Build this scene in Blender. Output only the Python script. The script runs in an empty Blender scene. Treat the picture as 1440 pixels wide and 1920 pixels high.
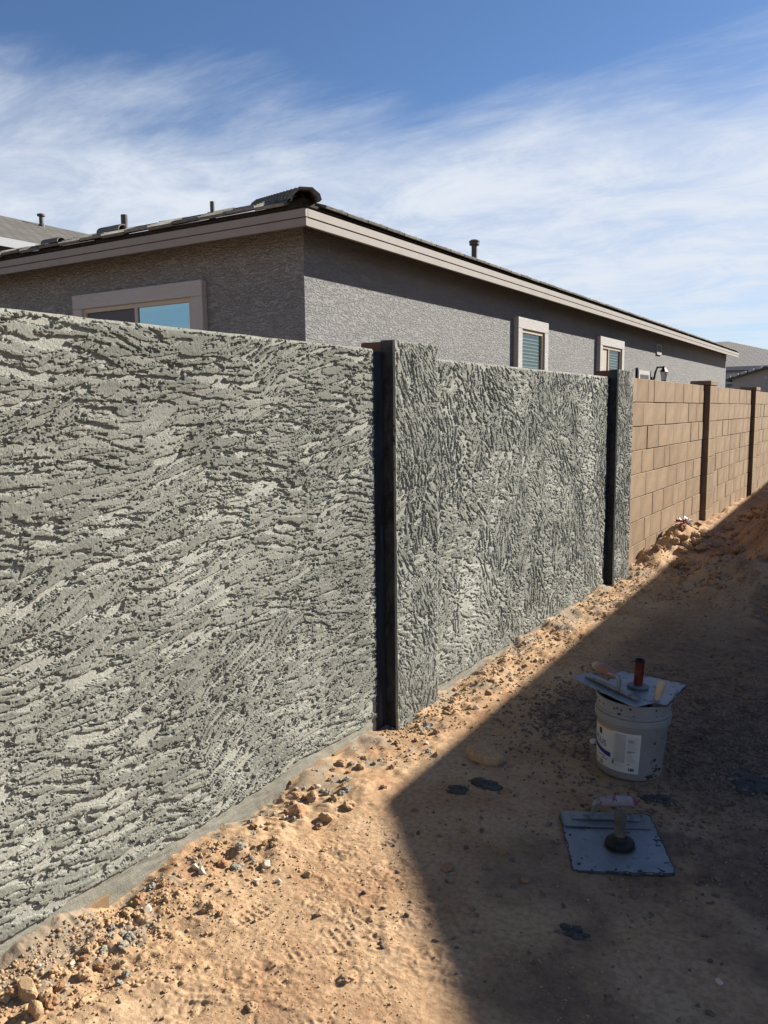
import bpy, bmesh, math, random
import numpy as np
from mathutils import Vector, Matrix

scene = bpy.context.scene
COL = scene.collection
R = math.radians

# ------------------------------------------------------------------ camera
cam_d = bpy.data.cameras.new('camera')
cam = bpy.data.objects.new('camera', cam_d); COL.objects.link(cam)
scene.camera = cam
CAM_H = 1.40
def cam_matrix(yaw, pitch, roll, h):
    y, p, r = R(yaw), R(pitch), R(roll)
    fw = Vector((-math.sin(y)*math.cos(p), math.cos(y)*math.cos(p), -math.sin(p)))
    rt = Vector((math.cos(y), math.sin(y), 0)); up = rt.cross(fw)
    rt2 = rt*math.cos(r) + up*math.sin(r); up2 = up*math.cos(r) - rt*math.sin(r)
    m = Matrix((rt2, up2, -fw)).transposed().to_4x4()
    m.translation = (0, 0, h)
    return m
cam.matrix_world = cam_matrix(32.112, 7.026, -0.558, CAM_H)
cam_d.sensor_fit = 'HORIZONTAL'; cam_d.sensor_width = 36
cam_d.lens = 36*1526.5/1440
cam_d.clip_start = 0.05; cam_d.clip_end = 3000

# ------------------------------------------------------------------ sky, sun, exposure
SUN_AZ, SUN_EL = 60.5, 30.0          # azimuth from +x towards +y
world = bpy.data.worlds.new('World'); scene.world = world
world.use_nodes = True
wt = world.node_tree; wt.nodes.clear()
def W(t, **k):
    n = wt.nodes.new(t)
    for a, b in k.items(): setattr(n, a, b)
    return n
def wl(a, b): wt.links.new(a, b)
def wmath(op, a, b=None, c=None, clamp=False):
    n = W('ShaderNodeMath', operation=op, use_clamp=clamp)
    for i, v in enumerate((a, b, c)):
        if v is None: continue
        if isinstance(v, (int, float)): n.inputs[i].default_value = v
        else: wl(v, n.inputs[i])
    return n.outputs[0]
sky = W('ShaderNodeTexSky', sky_type='NISHITA', sun_disc=False)
sky.sun_elevation = R(SUN_EL); sky.sun_rotation = R(90-SUN_AZ)
sky.altitude = 400; sky.air_density = 1.0; sky.dust_density = 0.35; sky.ozone_density = 2.6
tc = W('ShaderNodeTexCoord')
sep = W('ShaderNodeSeparateXYZ'); wl(tc.outputs['Generated'], sep.inputs[0])
zz = wmath('ADD', wmath('MAXIMUM', sep.outputs[2], 0.0), 0.11)
com = W('ShaderNodeCombineXYZ')
wl(wmath('DIVIDE', sep.outputs[0], zz), com.inputs[0]); wl(wmath('DIVIDE', sep.outputs[1], zz), com.inputs[1])
def wnoise(rot, scl, s, det, rough, dist, off=(0, 0, 0)):
    m = W('ShaderNodeMapping'); m.inputs['Rotation'].default_value = (0, 0, R(rot)); m.inputs['Scale'].default_value = scl
    m.inputs['Location'].default_value = off
    wl(com.outputs[0], m.inputs[0])
    n = W('ShaderNodeTexNoise'); n.inputs['Scale'].default_value = s; n.inputs['Detail'].default_value = det
    n.inputs['Roughness'].default_value = rough; n.inputs['Distortion'].default_value = dist
    wl(m.outputs[0], n.inputs['Vector']); return n.outputs['Fac']
n_big = wnoise(20, (1, 1, 1), 0.55, 3, 0.5, 0.3, (3.1, 1.7, 0))
n_str = wnoise(-38, (0.50, 1.35, 1), 1.5, 8, 0.56, 0.35, (1.3, 4.2, 0))
n_fine = wnoise(-30, (0.6, 2.0, 1), 4.2, 10, 0.70, 0.6)
elev = wmath('ARCSINE', sep.outputs[2])
low = W('ShaderNodeMapRange', interpolation_type='SMOOTHSTEP')       # cirrus bank thickens towards the horizon
wl(elev, low.inputs[0]); low.inputs[1].default_value = R(24.5); low.inputs[2].default_value = R(13)
low.inputs[3].default_value = 0.0; low.inputs[4].default_value = 1.0
cov = wmath('ADD', wmath('MULTIPLY', n_big, 0.55), wmath('ADD', wmath('MULTIPLY', n_str, 0.95), wmath('MULTIPLY', n_fine, 0.36)))
cov = wmath('ADD', cov, wmath('MULTIPLY', low.outputs[0], 0.68))
gap = W('ShaderNodeMapRange', interpolation_type='SMOOTHSTEP'); wl(elev, gap.inputs[0])      # the deck thins out just above the horizon
gap.inputs[1].default_value = R(9.5); gap.inputs[2].default_value = R(5.0); gap.inputs[3].default_value = 0.0; gap.inputs[4].default_value = 0.22
cov = wmath('SUBTRACT', cov, gap.outputs[0])
mr = W('ShaderNodeMapRange', interpolation_type='SMOOTHSTEP')
wl(cov, mr.inputs[0]); mr.inputs[1].default_value = 0.98; mr.inputs[2].default_value = 1.57
mr.inputs[3].default_value = 0.0; mr.inputs[4].default_value = 1.0
n_puff = wnoise(12, (1, 1.25, 1), 2.1, 10, 0.68, 0.45, (5.2, 0.4, 0))
pf = W('ShaderNodeMapRange', interpolation_type='SMOOTHSTEP'); wl(n_puff, pf.inputs[0])
pf.inputs[1].default_value = 0.30; pf.inputs[2].default_value = 0.66; pf.inputs[3].default_value = 0.58; pf.inputs[4].default_value = 0.98
mixc = W('ShaderNodeMixRGB'); wl(wmath('MULTIPLY', mr.outputs[0], pf.outputs[0]), mixc.inputs[0])
tint = W('ShaderNodeMixRGB', blend_type='MULTIPLY'); tint.inputs[0].default_value = 1.0
wl(sky.outputs[0], tint.inputs[1]); tint.inputs[2].default_value = (0.68, 0.80, 0.97, 1)
wl(tint.outputs[0], mixc.inputs[1]); mixc.inputs[2].default_value = (6.5, 6.95, 7.7, 1)
bg = W('ShaderNodeBackground'); wl(mixc.outputs[0], bg.inputs['Color']); bg.inputs['Strength'].default_value = 0.05
wo = W('ShaderNodeOutputWorld'); wl(bg.outputs[0], wo.inputs[0])

sd = bpy.data.lights.new('sun', 'SUN'); sun = bpy.data.objects.new('sun', sd); COL.objects.link(sun)
sd.energy = 5.0; sd.angle = R(0.53); sd.color = (1.0, 0.93, 0.82)
a, e = R(SUN_AZ), R(SUN_EL)
sdir = Vector((math.cos(e)*math.cos(a), math.cos(e)*math.sin(a), math.sin(e)))
sun.rotation_euler = sdir.to_track_quat('Z', 'Y').to_euler(); sun.location = (4, 8, 12)

vs = scene.view_settings
vs.view_transform = 'Standard'; vs.look = 'None'; vs.gamma = 1.0; vs.use_curve_mapping = False
vs.exposure = 1.25
scene.render.engine = 'CYCLES'

# ------------------------------------------------------------------ materials
K = 0.88                      # common albedo scale
def kc(c): return tuple(x*K for x in c)
def mat(name, col, rough=0.85, var=0.0, vscale=8.0, col2=None, bump=0.0, bscale=60.0, metal=0.0, spec=0.3,
        speck=None, speck_scale=90.0, speck_cut=0.64, detail=6.0, coord='Object', stretch=None, bdist=0.01):
    col = kc(col); col2 = kc(col2) if col2 else None; speck = kc(speck) if speck else None
    m = bpy.data.materials.new(name); m.use_nodes = True
    nt = m.node_tree; b = nt.nodes['Principled BSDF']
    b.inputs['Roughness'].default_value = rough; b.inputs['Metallic'].default_value = metal
    b.inputs['Specular IOR Level'].default_value = spec
    t = nt.nodes.new('ShaderNodeTexCoord'); src = t.outputs[coord]
    if stretch:
        mp = nt.nodes.new('ShaderNodeMapping'); mp.inputs['Scale'].default_value = stretch
        nt.links.new(src, mp.inputs[0]); src = mp.outputs[0]
    c1 = (*col, 1); out = None
    if var > 0 or col2:
        n = nt.nodes.new('ShaderNodeTexNoise'); n.inputs['Scale'].default_value = vscale
        n.inputs['Detail'].default_value = detail; n.inputs['Roughness'].default_value = 0.62
        nt.links.new(src, n.inputs['Vector'])
        r = nt.nodes.new('ShaderNodeValToRGB')
        c2 = (*col2, 1) if col2 else tuple(x*(1-var) for x in col)+(1,)
        c3 = c1 if col2 else tuple(min(1, x*(1+var)) for x in col)+(1,)
        r.color_ramp.elements[0].position = 0.36; r.color_ramp.elements[0].color = c2
        r.color_ramp.elements[1].position = 0.64; r.color_ramp.elements[1].color = c3
        nt.links.new(n.outputs['Fac'], r.inputs[0]); out = r.outputs[0]
    if speck:
        n2 = nt.nodes.new('ShaderNodeTexNoise'); n2.inputs['Scale'].default_value = speck_scale
        n2.inputs['Detail'].default_value = 3.0; nt.links.new(src, n2.inputs['Vector'])
        r2 = nt.nodes.new('ShaderNodeValToRGB')
        r2.color_ramp.elements[0].position = speck_cut; r2.color_ramp.elements[0].color = (0, 0, 0, 1)
        r2.color_ramp.elements[1].position = speck_cut+0.04; r2.color_ramp.elements[1].color = (1, 1, 1, 1)
        nt.links.new(n2.outputs['Fac'], r2.inputs[0])
        mx = nt.nodes.new('ShaderNodeMixRGB'); nt.links.new(r2.outputs[0], mx.inputs[0])
        if out: nt.links.new(out, mx.inputs[1])
        else: mx.inputs[1].default_value = c1
        mx.inputs[2].default_value = (*speck, 1); out = mx.outputs[0]
    if out: nt.links.new(out, b.inputs['Base Color'])
    else: b.inputs['Base Color'].default_value = c1
    if bump > 0:
        n3 = nt.nodes.new('ShaderNodeTexNoise'); n3.inputs['Scale'].default_value = bscale
        n3.inputs['Detail'].default_value = 5.0; n3.inputs['Roughness'].default_value = 0.65
        nt.links.new(src, n3.inputs['Vector'])
        bp = nt.nodes.new('ShaderNodeBump'); bp.inputs['Strength'].default_value = bump
        bp.inputs['Distance'].default_value = bdist
        nt.links.new(n3.outputs['Fac'], bp.inputs['Height']); nt.links.new(bp.outputs[0], b.inputs['Normal'])
    return m

M = {}
# stucco coat: the 'slab' attribute tells trowelled second coat (dark, damp) from bare sandy first coat (pale)
def stucco_mat(name, pale, slab, band):
    pale, slab, band = kc(pale), kc(slab), kc(band)
    m = bpy.data.materials.new(name); m.use_nodes = True
    nt = m.node_tree; b = nt.nodes['Principled BSDF']
    b.inputs['Roughness'].default_value = 0.88; b.inputs['Specular IOR Level'].default_value = 0.2
    at = nt.nodes.new('ShaderNodeAttribute'); at.attribute_name = 'slab'
    at2 = nt.nodes.new('ShaderNodeAttribute'); at2.attribute_name = 'band'
    t = nt.nodes.new('ShaderNodeTexCoord')
    mx = nt.nodes.new('ShaderNodeMixRGB'); nt.links.new(at.outputs['Fac'], mx.inputs[0])
    mx.inputs[1].default_value = (*pale, 1); mx.inputs[2].default_value = (*slab, 1)
    mb = nt.nodes.new('ShaderNodeMixRGB'); nt.links.new(at2.outputs['Fac'], mb.inputs[0])
    nt.links.new(mx.outputs[0], mb.inputs[1]); mb.inputs[2].default_value = (*band, 1)
    n = nt.nodes.new('ShaderNodeTexNoise'); n.inputs['Scale'].default_value = 1.6; n.inputs['Detail'].default_value = 7
    nt.links.new(t.outputs['Object'], n.inputs['Vector'])
    r = nt.nodes.new('ShaderNodeMapRange'); r.inputs[1].default_value = 0.3; r.inputs[2].default_value = 0.7
    r.inputs[3].default_value = 0.74; r.inputs[4].default_value = 1.16; nt.links.new(n.outputs['Fac'], r.inputs[0])
    n2 = nt.nodes.new('ShaderNodeTexNoise'); n2.inputs['Scale'].default_value = 260; n2.inputs['Detail'].default_value = 2
    nt.links.new(t.outputs['Object'], n2.inputs['Vector'])
    r2 = nt.nodes.new('ShaderNodeMapRange'); r2.inputs[1].default_value = 0.3; r2.inputs[2].default_value = 0.7
    r2.inputs[3].default_value = 0.80; r2.inputs[4].default_value = 1.18; nt.links.new(n2.outputs['Fac'], r2.inputs[0])
    mu = nt.nodes.new('ShaderNodeMath'); mu.operation = 'MULTIPLY'
    nt.links.new(r.outputs[0], mu.inputs[0]); nt.links.new(r2.outputs[0], mu.inputs[1])
    hs = nt.nodes.new('ShaderNodeVectorMath'); hs.operation = 'SCALE'
    nt.links.new(mb.outputs[0], hs.inputs[0]); nt.links.new(mu.outputs[0], hs.inputs['Scale'])
    nt.links.new(hs.outputs[0], b.inputs['Base Color'])
    bp = nt.nodes.new('ShaderNodeBump'); bp.inputs['Strength'].default_value = 0.45; bp.inputs['Distance'].default_value = 0.0025
    nt.links.new(n2.outputs['Fac'], bp.inputs['Height']); nt.links.new(bp.outputs[0], b.inputs['Normal'])
    return m
M['stucco'] = stucco_mat('grey_stucco', (0.335, 0.338, 0.298), (0.176, 0.181, 0.157), (0.25, 0.244, 0.205))
M['stucco_side'] = mat('damp_shaded_stucco', (0.030, 0.031, 0.032), 0.55, 0.5, 14, bump=0.5, bscale=40)  # damp side coat; corner shade is put into its near-black colour too
M['block'] = mat('tan_block', (0.242, 0.163, 0.096), 0.92, 0.17, 5, bump=0.25, bscale=140, speck=(0.175, 0.122, 0.075), speck_scale=120, bdist=0.004)
M['block2'] = mat('tan_block_b', (0.262, 0.180, 0.108), 0.92, 0.17, 6, bump=0.25, bscale=140, speck=(0.18, 0.128, 0.08), speck_scale=120, bdist=0.004)
M['block3'] = mat('tan_block_c', (0.222, 0.146, 0.084), 0.92, 0.18, 6, bump=0.25, bscale=140, speck=(0.165, 0.115, 0.07), speck_scale=120, bdist=0.004)
M['mortar'] = mat('mortar', (0.24, 0.168, 0.105), 0.95, 0.15, 10, bump=0.3, bscale=90)
M['cap'] = mat('brown_cap', (0.15, 0.085, 0.052), 0.9, 0.15, 10, bump=0.2, bscale=120, bdist=0.003)
M['house'] = None

def house_stucco(name, col, strength):
    col = kc(col)
    m = bpy.data.materials.new(name); m.use_nodes = True
    nt = m.node_tree; b = nt.nodes['Principled BSDF']
    b.inputs['Roughness'].default_value = 0.9; b.inputs['Specular IOR Level'].default_value = 0.15
    t = nt.nodes.new('ShaderNodeTexCoord')
    def noise(scl, s, det, dist):
        mp = nt.nodes.new('ShaderNodeMapping'); mp.inputs['Scale'].default_value = scl
        nt.links.new(t.outputs['Object'], mp.inputs[0])
        n = nt.nodes.new('ShaderNodeTexNoise'); n.inputs['Scale'].default_value = s; n.inputs['Detail'].default_value = det
        n.inputs['Distortion'].default_value = dist; n.inputs['Roughness'].default_value = 0.6
        nt.links.new(mp.outputs[0], n.inputs['Vector']); return n.outputs['Fac']
    n1 = noise((1, 1, 2.6), 11, 4, 1.6)
    rr = nt.nodes.new('ShaderNodeValToRGB'); rr.color_ramp.elements[0].position = 0.43; rr.color_ramp.elements[1].position = 0.56
    nt.links.new(n1, rr.inputs[0])
    n2 = noise((1, 1, 1.4), 60, 3, 0.5)
    ad = nt.nodes.new('ShaderNodeMath'); ad.operation = 'MULTIPLY_ADD'; nt.links.new(n2, ad.inputs[0]); ad.inputs[1].default_value = 0.5
    nt.links.new(rr.outputs[0], ad.inputs[2])
    bp = nt.nodes.new('ShaderNodeBump'); bp.inputs['Strength'].default_value = strength; bp.inputs['Distance'].default_value = 0.014
    nt.links.new(ad.outputs[0], bp.inputs['Height']); nt.links.new(bp.outputs[0], b.inputs['Normal'])
    n3 = noise((1, 1, 1), 1.3, 5, 0)
    r3 = nt.nodes.new('ShaderNodeMapRange'); r3.inputs[3].default_value = 0.86; r3.inputs[4].default_value = 1.14
    nt.links.new(n3, r3.inputs[0])
    vm = nt.nodes.new('ShaderNodeVectorMath'); vm.operation = 'SCALE'; vm.inputs[0].default_value = col
    nt.links.new(r3.outputs[0], vm.inputs['Scale']); nt.links.new(vm.outputs[0], b.inputs['Base Color'])
    return m
M['house'] = house_stucco('house_stucco', (0.285, 0.287, 0.289), 0.85)
M['surround'] = house_stucco('surround_stucco', (0.46, 0.45, 0.445), 0.35)
M['fascia'] = mat('fascia_paint', (0.275, 0.252, 0.232), 0.7, 0.06, 5)
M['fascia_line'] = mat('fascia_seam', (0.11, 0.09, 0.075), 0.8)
M['tile'] = mat('roof_tile', (0.15, 0.145, 0.133), 0.85, 0.28, 9, bump=0.4, bscale=60, speck=(0.22, 0.21, 0.19), speck_scale=40)
M['tile2'] = mat('roof_tile_b', (0.24, 0.232, 0.215), 0.85, 0.25, 9, bump=0.4, bscale=60)
M['underlay'] = mat('underlayment', (0.025, 0.020, 0.017), 0.9, 0.3, 10)
M['roofplane'] = mat('roof_rows', (0.13, 0.125, 0.115), 0.9, 0.35, 6, bump=0.5, bscale=12, stretch=(1, 1, 1))
M['vinyl'] = mat('window_vinyl', (0.46, 0.39, 0.31), 0.5, 0.05, 6)
M['blinds'] = mat('blinds', (0.55, 0.56, 0.53), 0.6)
M['dark'] = mat('dark_interior', (0.012, 0.014, 0.016), 0.6)
M['metal'] = mat('pipe_metal', (0.10, 0.095, 0.09), 0.6, 0.2, 12, metal=0.4)
M['lantern'] = mat('lantern_black', (0.012, 0.012, 0.013), 0.45)
def glass(name, col, rough=0.02, metal=0.75):
    m = bpy.data.materials.new(name); m.use_nodes = True
    b = m.node_tree.nodes['Principled BSDF']
    b.inputs['Base Color'].default_value = (*col, 1); b.inputs['Metallic'].default_value = metal
    b.inputs['Roughness'].default_value = rough
    return m
M['glass_sky'] = glass('low_e_glass', (0.25, 0.40, 0.44), 0.03, 0.85)
M['screen'] = mat('insect_screen', (0.10, 0.11, 0.12), 0.7, 0.2, 300)
def clear_glass(name):
    m = bpy.data.materials.new(name); m.use_nodes = True
    nt = m.node_tree; nt.nodes.clear()
    o = nt.nodes.new('ShaderNodeOutputMaterial'); g = nt.nodes.new('ShaderNodeBsdfGlossy'); t = nt.nodes.new('ShaderNodeBsdfTransparent')
    g.inputs['Roughness'].default_value = 0.02; t.inputs['Color'].default_value = (0.78, 0.86, 0.84, 1)
    mx = nt.nodes.new('ShaderNodeMixShader'); mx.inputs[0].default_value = 0.16
    nt.links.new(t.outputs[0], mx.inputs[1]); nt.links.new(g.outputs[0], mx.inputs[2]); nt.links.new(mx.outputs[0], o.inputs[0])
    return m
M['clear'] = clear_glass('clear_pane')

# dirt: tan silt with a darker brown tone over the right-hand ground and pale dust
def dirt_mat():
    m = bpy.data.materials.new('dirt'); m.use_nodes = True
    nt = m.node_tree; b = nt.nodes['Principled BSDF']
    b.inputs['Roughness'].default_value = 0.95; b.inputs['Specular IOR Level'].default_value = 0.1
    t = nt.nodes.new('ShaderNodeTexCoord')
    def noise(s, det, rough=0.6, dist=0.0):
        n = nt.nodes.new('ShaderNodeTexNoise'); n.inputs['Scale'].default_value = s; n.inputs['Detail'].default_value = det
        n.inputs['Roughness'].default_value = rough; n.inputs['Distortion'].default_value = dist
        nt.links.new(t.outputs['Object'], n.inputs['Vector']); return n.outputs['Fac']
    def ramp(src, stops):
        r = nt.nodes.new('ShaderNodeValToRGB'); nt.links.new(src, r.inputs[0])
        el = r.color_ramp.elements
        if max(stops[-1][1]) < 0.99: stops = [(p, kc(c)) for p, c in stops]
        el[0].position, el[0].color = stops[0][0], (*stops[0][1], 1)
        el[1].position, el[1].color = stops[-1][0], (*stops[-1][1], 1)
        for p, c in stops[1:-1]:
            x = el.new(p); x.color = (*c, 1)
        return r.outputs[0]
    c = ramp(noise(3.0, 8), [(0.30, (0.36, 0.212, 0.120)), (0.5, (0.475, 0.318, 0.190)), (0.72, (0.53, 0.378, 0.245))])
    g = ramp(noise(55, 4), [(0.36, (0.62, 0.60, 0.58)), (0.58, (1, 1, 1))])
    mu = nt.nodes.new('ShaderNodeMixRGB'); mu.blend_type = 'MULTIPLY'; mu.inputs[0].default_value = 0.75
    nt.links.new(c, mu.inputs[1]); nt.links.new(g, mu.inputs[2])
    at = nt.nodes.new('ShaderNodeAttribute'); at.attribute_name = 'dark_tone'
    m2 = nt.nodes.new('ShaderNodeMixRGB'); nt.links.new(at.outputs['Fac'], m2.inputs[0])
    nt.links.new(mu.outputs[0], m2.inputs[1])
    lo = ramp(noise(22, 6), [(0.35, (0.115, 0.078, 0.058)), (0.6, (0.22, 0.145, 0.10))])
    nt.links.new(lo, m2.inputs[2])
    at3 = nt.nodes.new('ShaderNodeAttribute'); at3.attribute_name = 'cement'
    m3 = nt.nodes.new('ShaderNodeMixRGB'); nt.links.new(at3.outputs['Fac'], m3.inputs[0])
    nt.links.new(m2.outputs[0], m3.inputs[1]); m3.inputs[2].default_value = (0.19, 0.18, 0.15, 1)
    nt.links.new(m3.outputs[0], b.inputs['Base Color'])
    bp = nt.nodes.new('ShaderNodeBump'); bp.inputs['Strength'].default_value = 0.55; bp.inputs['Distance'].default_value = 0.006
    nt.links.new(noise(130, 5, 0.7), bp.inputs['Height']); nt.links.new(bp.outputs[0], b.inputs['Normal'])
    return m
M['dirt'] = dirt_mat()
M['rock_tan'] = mat('tan_clod', (0.40, 0.27, 0.155), 0.95, 0.25, 14, bump=0.25, bscale=60, bdist=0.002)
M['rock_red'] = mat('red_sandstone', (0.31, 0.175, 0.095), 0.95, 0.3, 10, bump=0.25, bscale=50, bdist=0.002)
M['rock_pale'] = mat('pale_stone', (0.60, 0.50, 0.40), 0.9, 0.2, 12, bump=0.25, bscale=60, bdist=0.002)
M['rock_grey'] = mat('grey_crumb', (0.27, 0.255, 0.205), 0.9, 0.2, 14, bump=0.25, bscale=80, bdist=0.002)
M['gravel'] = mat('gravel', (0.17, 0.125, 0.10), 0.95, 0.4, 9, bump=0.25, bscale=80, bdist=0.002)
M['splat'] = mat('wet_mortar', (0.058, 0.058, 0.056), 0.8, 0.4, 30, bump=0.8, bscale=60)
M['splat_dry'] = mat('dry_mortar', (0.22, 0.212, 0.18), 0.85, 0.35, 30, bump=0.8, bscale=60)

# ------------------------------------------------------------------ numpy noise
def _hash(ix, iy, seed):
    h = (ix.astype(np.int64)*374761393 + iy.astype(np.int64)*668265263 + seed*974634777) & 0xffffffff
    h = ((h ^ (h >> 13))*1274126177) & 0xffffffff
    h = ((h ^ (h >> 16))*2246822519) & 0xffffffff
    return (h ^ (h >> 15)).astype(np.float64)/4294967295.0
def vnoise(x, y, seed=0):
    x = np.asarray(x, float); y = np.asarray(y, float)
    ix, iy = np.floor(x), np.floor(y); fx, fy = x-ix, y-iy
    fx = fx*fx*fx*(fx*(fx*6-15)+10); fy = fy*fy*fy*(fy*(fy*6-15)+10)
    a = _hash(ix, iy, seed); b_ = _hash(ix+1, iy, seed); c = _hash(ix, iy+1, seed); d = _hash(ix+1, iy+1, seed)
    return (a*(1-fx)+b_*fx)*(1-fy) + (c*(1-fx)+d*fx)*fy - 0.5
def fbm(x, y, s, oct=3, seed=0, gain=0.5):
    t = 0; am = 1.0
    for k in range(oct):
        t = t + am*vnoise(x/s + 17.3*k, y/s - 9.1*k, seed+k); am *= gain; s *= 0.5
    return t
def sstep(a, b, x):
    t = np.clip((x-a)/(b-a), 0, 1); return t*t*(3-2*t)

# ------------------------------------------------------------------ object helpers
def tag(o, label=None, cat=None, group=None, kind=None):
    if label: o['label'] = label
    if cat: o['category'] = cat
    if group: o['group'] = group
    if kind: o['kind'] = kind
    return o
def empty(name, loc=(0, 0, 0), rz=0.0, parent=None):
    o = bpy.data.objects.new(name, None); COL.objects.link(o)
    o.location = loc; o.rotation_euler = (0, 0, rz); o.empty_display_size = 0.1
    if parent: o.parent = parent
    return o
def link_mesh(name, me, m=None, parent=None, loc=(0, 0, 0), rot=(0, 0, 0), smooth=False):
    if m is not None and not me.materials: me.materials.append(m)
    if smooth:
        me.polygons.foreach_set('use_smooth', np.ones(len(me.polygons), bool))
    o = bpy.data.objects.new(name, me); COL.objects.link(o)
    o.location = loc; o.rotation_euler = rot
    if parent: o.parent = parent
    return o
class MB:
    """collects vertices and faces of ONE part"""
    def __init__(s): s.v = []; s.f = []
    def add(s, vs_, fs):
        k = len(s.v); s.v += [tuple(v) for v in vs_]; s.f += [tuple(i+k for i in f) for f in fs]; return s
    def box(s, x0, x1, y0, y1, z0, z1, bev=0.0):
        if bev <= 0:
            return s.add([(x0,y0,z0),(x1,y0,z0),(x1,y1,z0),(x0,y1,z0),(x0,y0,z1),(x1,y0,z1),(x1,y1,z1),(x0,y1,z1)],
                         [(0,3,2,1),(4,5,6,7),(0,1,5,4),(1,2,6,5),(2,3,7,6),(3,0,4,7)])
        bm = bmesh.new(); bmesh.ops.create_cube(bm, size=1)
        for v in bm.verts: v.co = Vector(((x0+x1)/2+v.co.x*(x1-x0), (y0+y1)/2+v.co.y*(y1-y0), (z0+z1)/2+v.co.z*(z1-z0)))
        bmesh.ops.bevel(bm, geom=bm.edges[:], offset=bev, segments=1, affect='EDGES')
        bm.verts.index_update()
        s.add([v.co[:] for v in bm.verts], [[v.index for v in f.verts] for f in bm.faces]); bm.free(); return s
    def lathe(s, prof, n=24, c=(0, 0, 0), cap0=True, cap1=True):
        vs_ = []; fs = []
        for r, z in prof:
            for k in range(n):
                t = 2*math.pi*k/n; vs_.append((c[0]+r*math.cos(t), c[1]+r*math.sin(t), c[2]+z))
        for i in range(len(prof)-1):
            for k in range(n):
                k2 = (k+1) % n; fs.append((i*n+k, i*n+k2, (i+1)*n+k2, (i+1)*n+k))
        if cap0: fs.append(tuple(reversed(range(n))))
        if cap1: fs.append(tuple(range((len(prof)-1)*n, len(prof)*n)))
        return s.add(vs_, fs)
    def tube(s, pts, rad, n=10, flat=1.0):
        pts = [Vector(p) for p in pts]; rad = rad if isinstance(rad, (list, tuple)) else [rad]*len(pts)
        vs_ = []; fs = []; ref = Vector((0.13, 0.21, 0.97))
        for i, p in enumerate(pts):
            d = (pts[min(i+1, len(pts)-1)]-pts[max(i-1, 0)]).normalized()
            if abs(d.dot(ref)) > 0.95: ref = Vector((0.97, 0.1, 0.2))
            u = d.cross(ref).normalized(); w = u.cross(d)
            for k in range(n):
                t = 2*math.pi*k/n; vs_.append(p + u*rad[i]*math.cos(t)*flat + w*rad[i]*math.sin(t))
        for i in range(len(pts)-1):
            for k in range(n):
                k2 = (k+1) % n; fs.append((i*n+k, (i+1)*n+k, (i+1)*n+k2, i*n+k2))
        fs.append(tuple(range(n))); fs.append(tuple(reversed(range((len(pts)-1)*n, len(pts)*n))))
        return s.add(vs_, fs)
    def mesh(s, name):
        me = bpy.data.meshes.new(name); me.from_pydata(s.v, [], s.f); me.update()
        bm = bmesh.new(); bm.from_mesh(me); bmesh.ops.recalc_face_normals(bm, faces=bm.faces[:]); bm.to_mesh(me); bm.free()
        return me
    def build(s, name, m, parent=None, loc=(0, 0, 0), rot=(0, 0, 0), smooth=False):
        return link_mesh(name, s.mesh(name), m, parent, loc, rot, smooth)

def grid_mesh(name, P, attrs=None, flip=False):
    """P: (ny, nx, 3) array"""
    ny, nx, _ = P.shape
    me = bpy.data.meshes.new(name)
    me.vertices.add(nx*ny); me.vertices.foreach_set('co', P.reshape(-1).astype(np.float32))
    i = np.arange(ny*nx).reshape(ny, nx)
    q = np.stack([i[:-1, :-1], i[:-1, 1:], i[1:, 1:], i[1:, :-1]], -1).reshape(-1, 4)
    if flip: q = q[:, ::-1]
    nq = len(q)
    me.loops.add(nq*4); me.loops.foreach_set('vertex_index', q.reshape(-1).astype(np.int32))
    me.polygons.add(nq); me.polygons.foreach_set('loop_start', (np.arange(nq)*4).astype(np.int32))
    me.polygons.foreach_set('use_smooth', np.ones(nq, bool))
    me.update(calc_edges=True)
    for k, a_ in (attrs or {}).items():
        at = me.attributes.new(k, 'FLOAT', 'POINT'); at.data.foreach_set('value', a_.reshape(-1).astype(np.float32))
    return me

rng = np.random.default_rng(7); random.seed(7)

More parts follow.
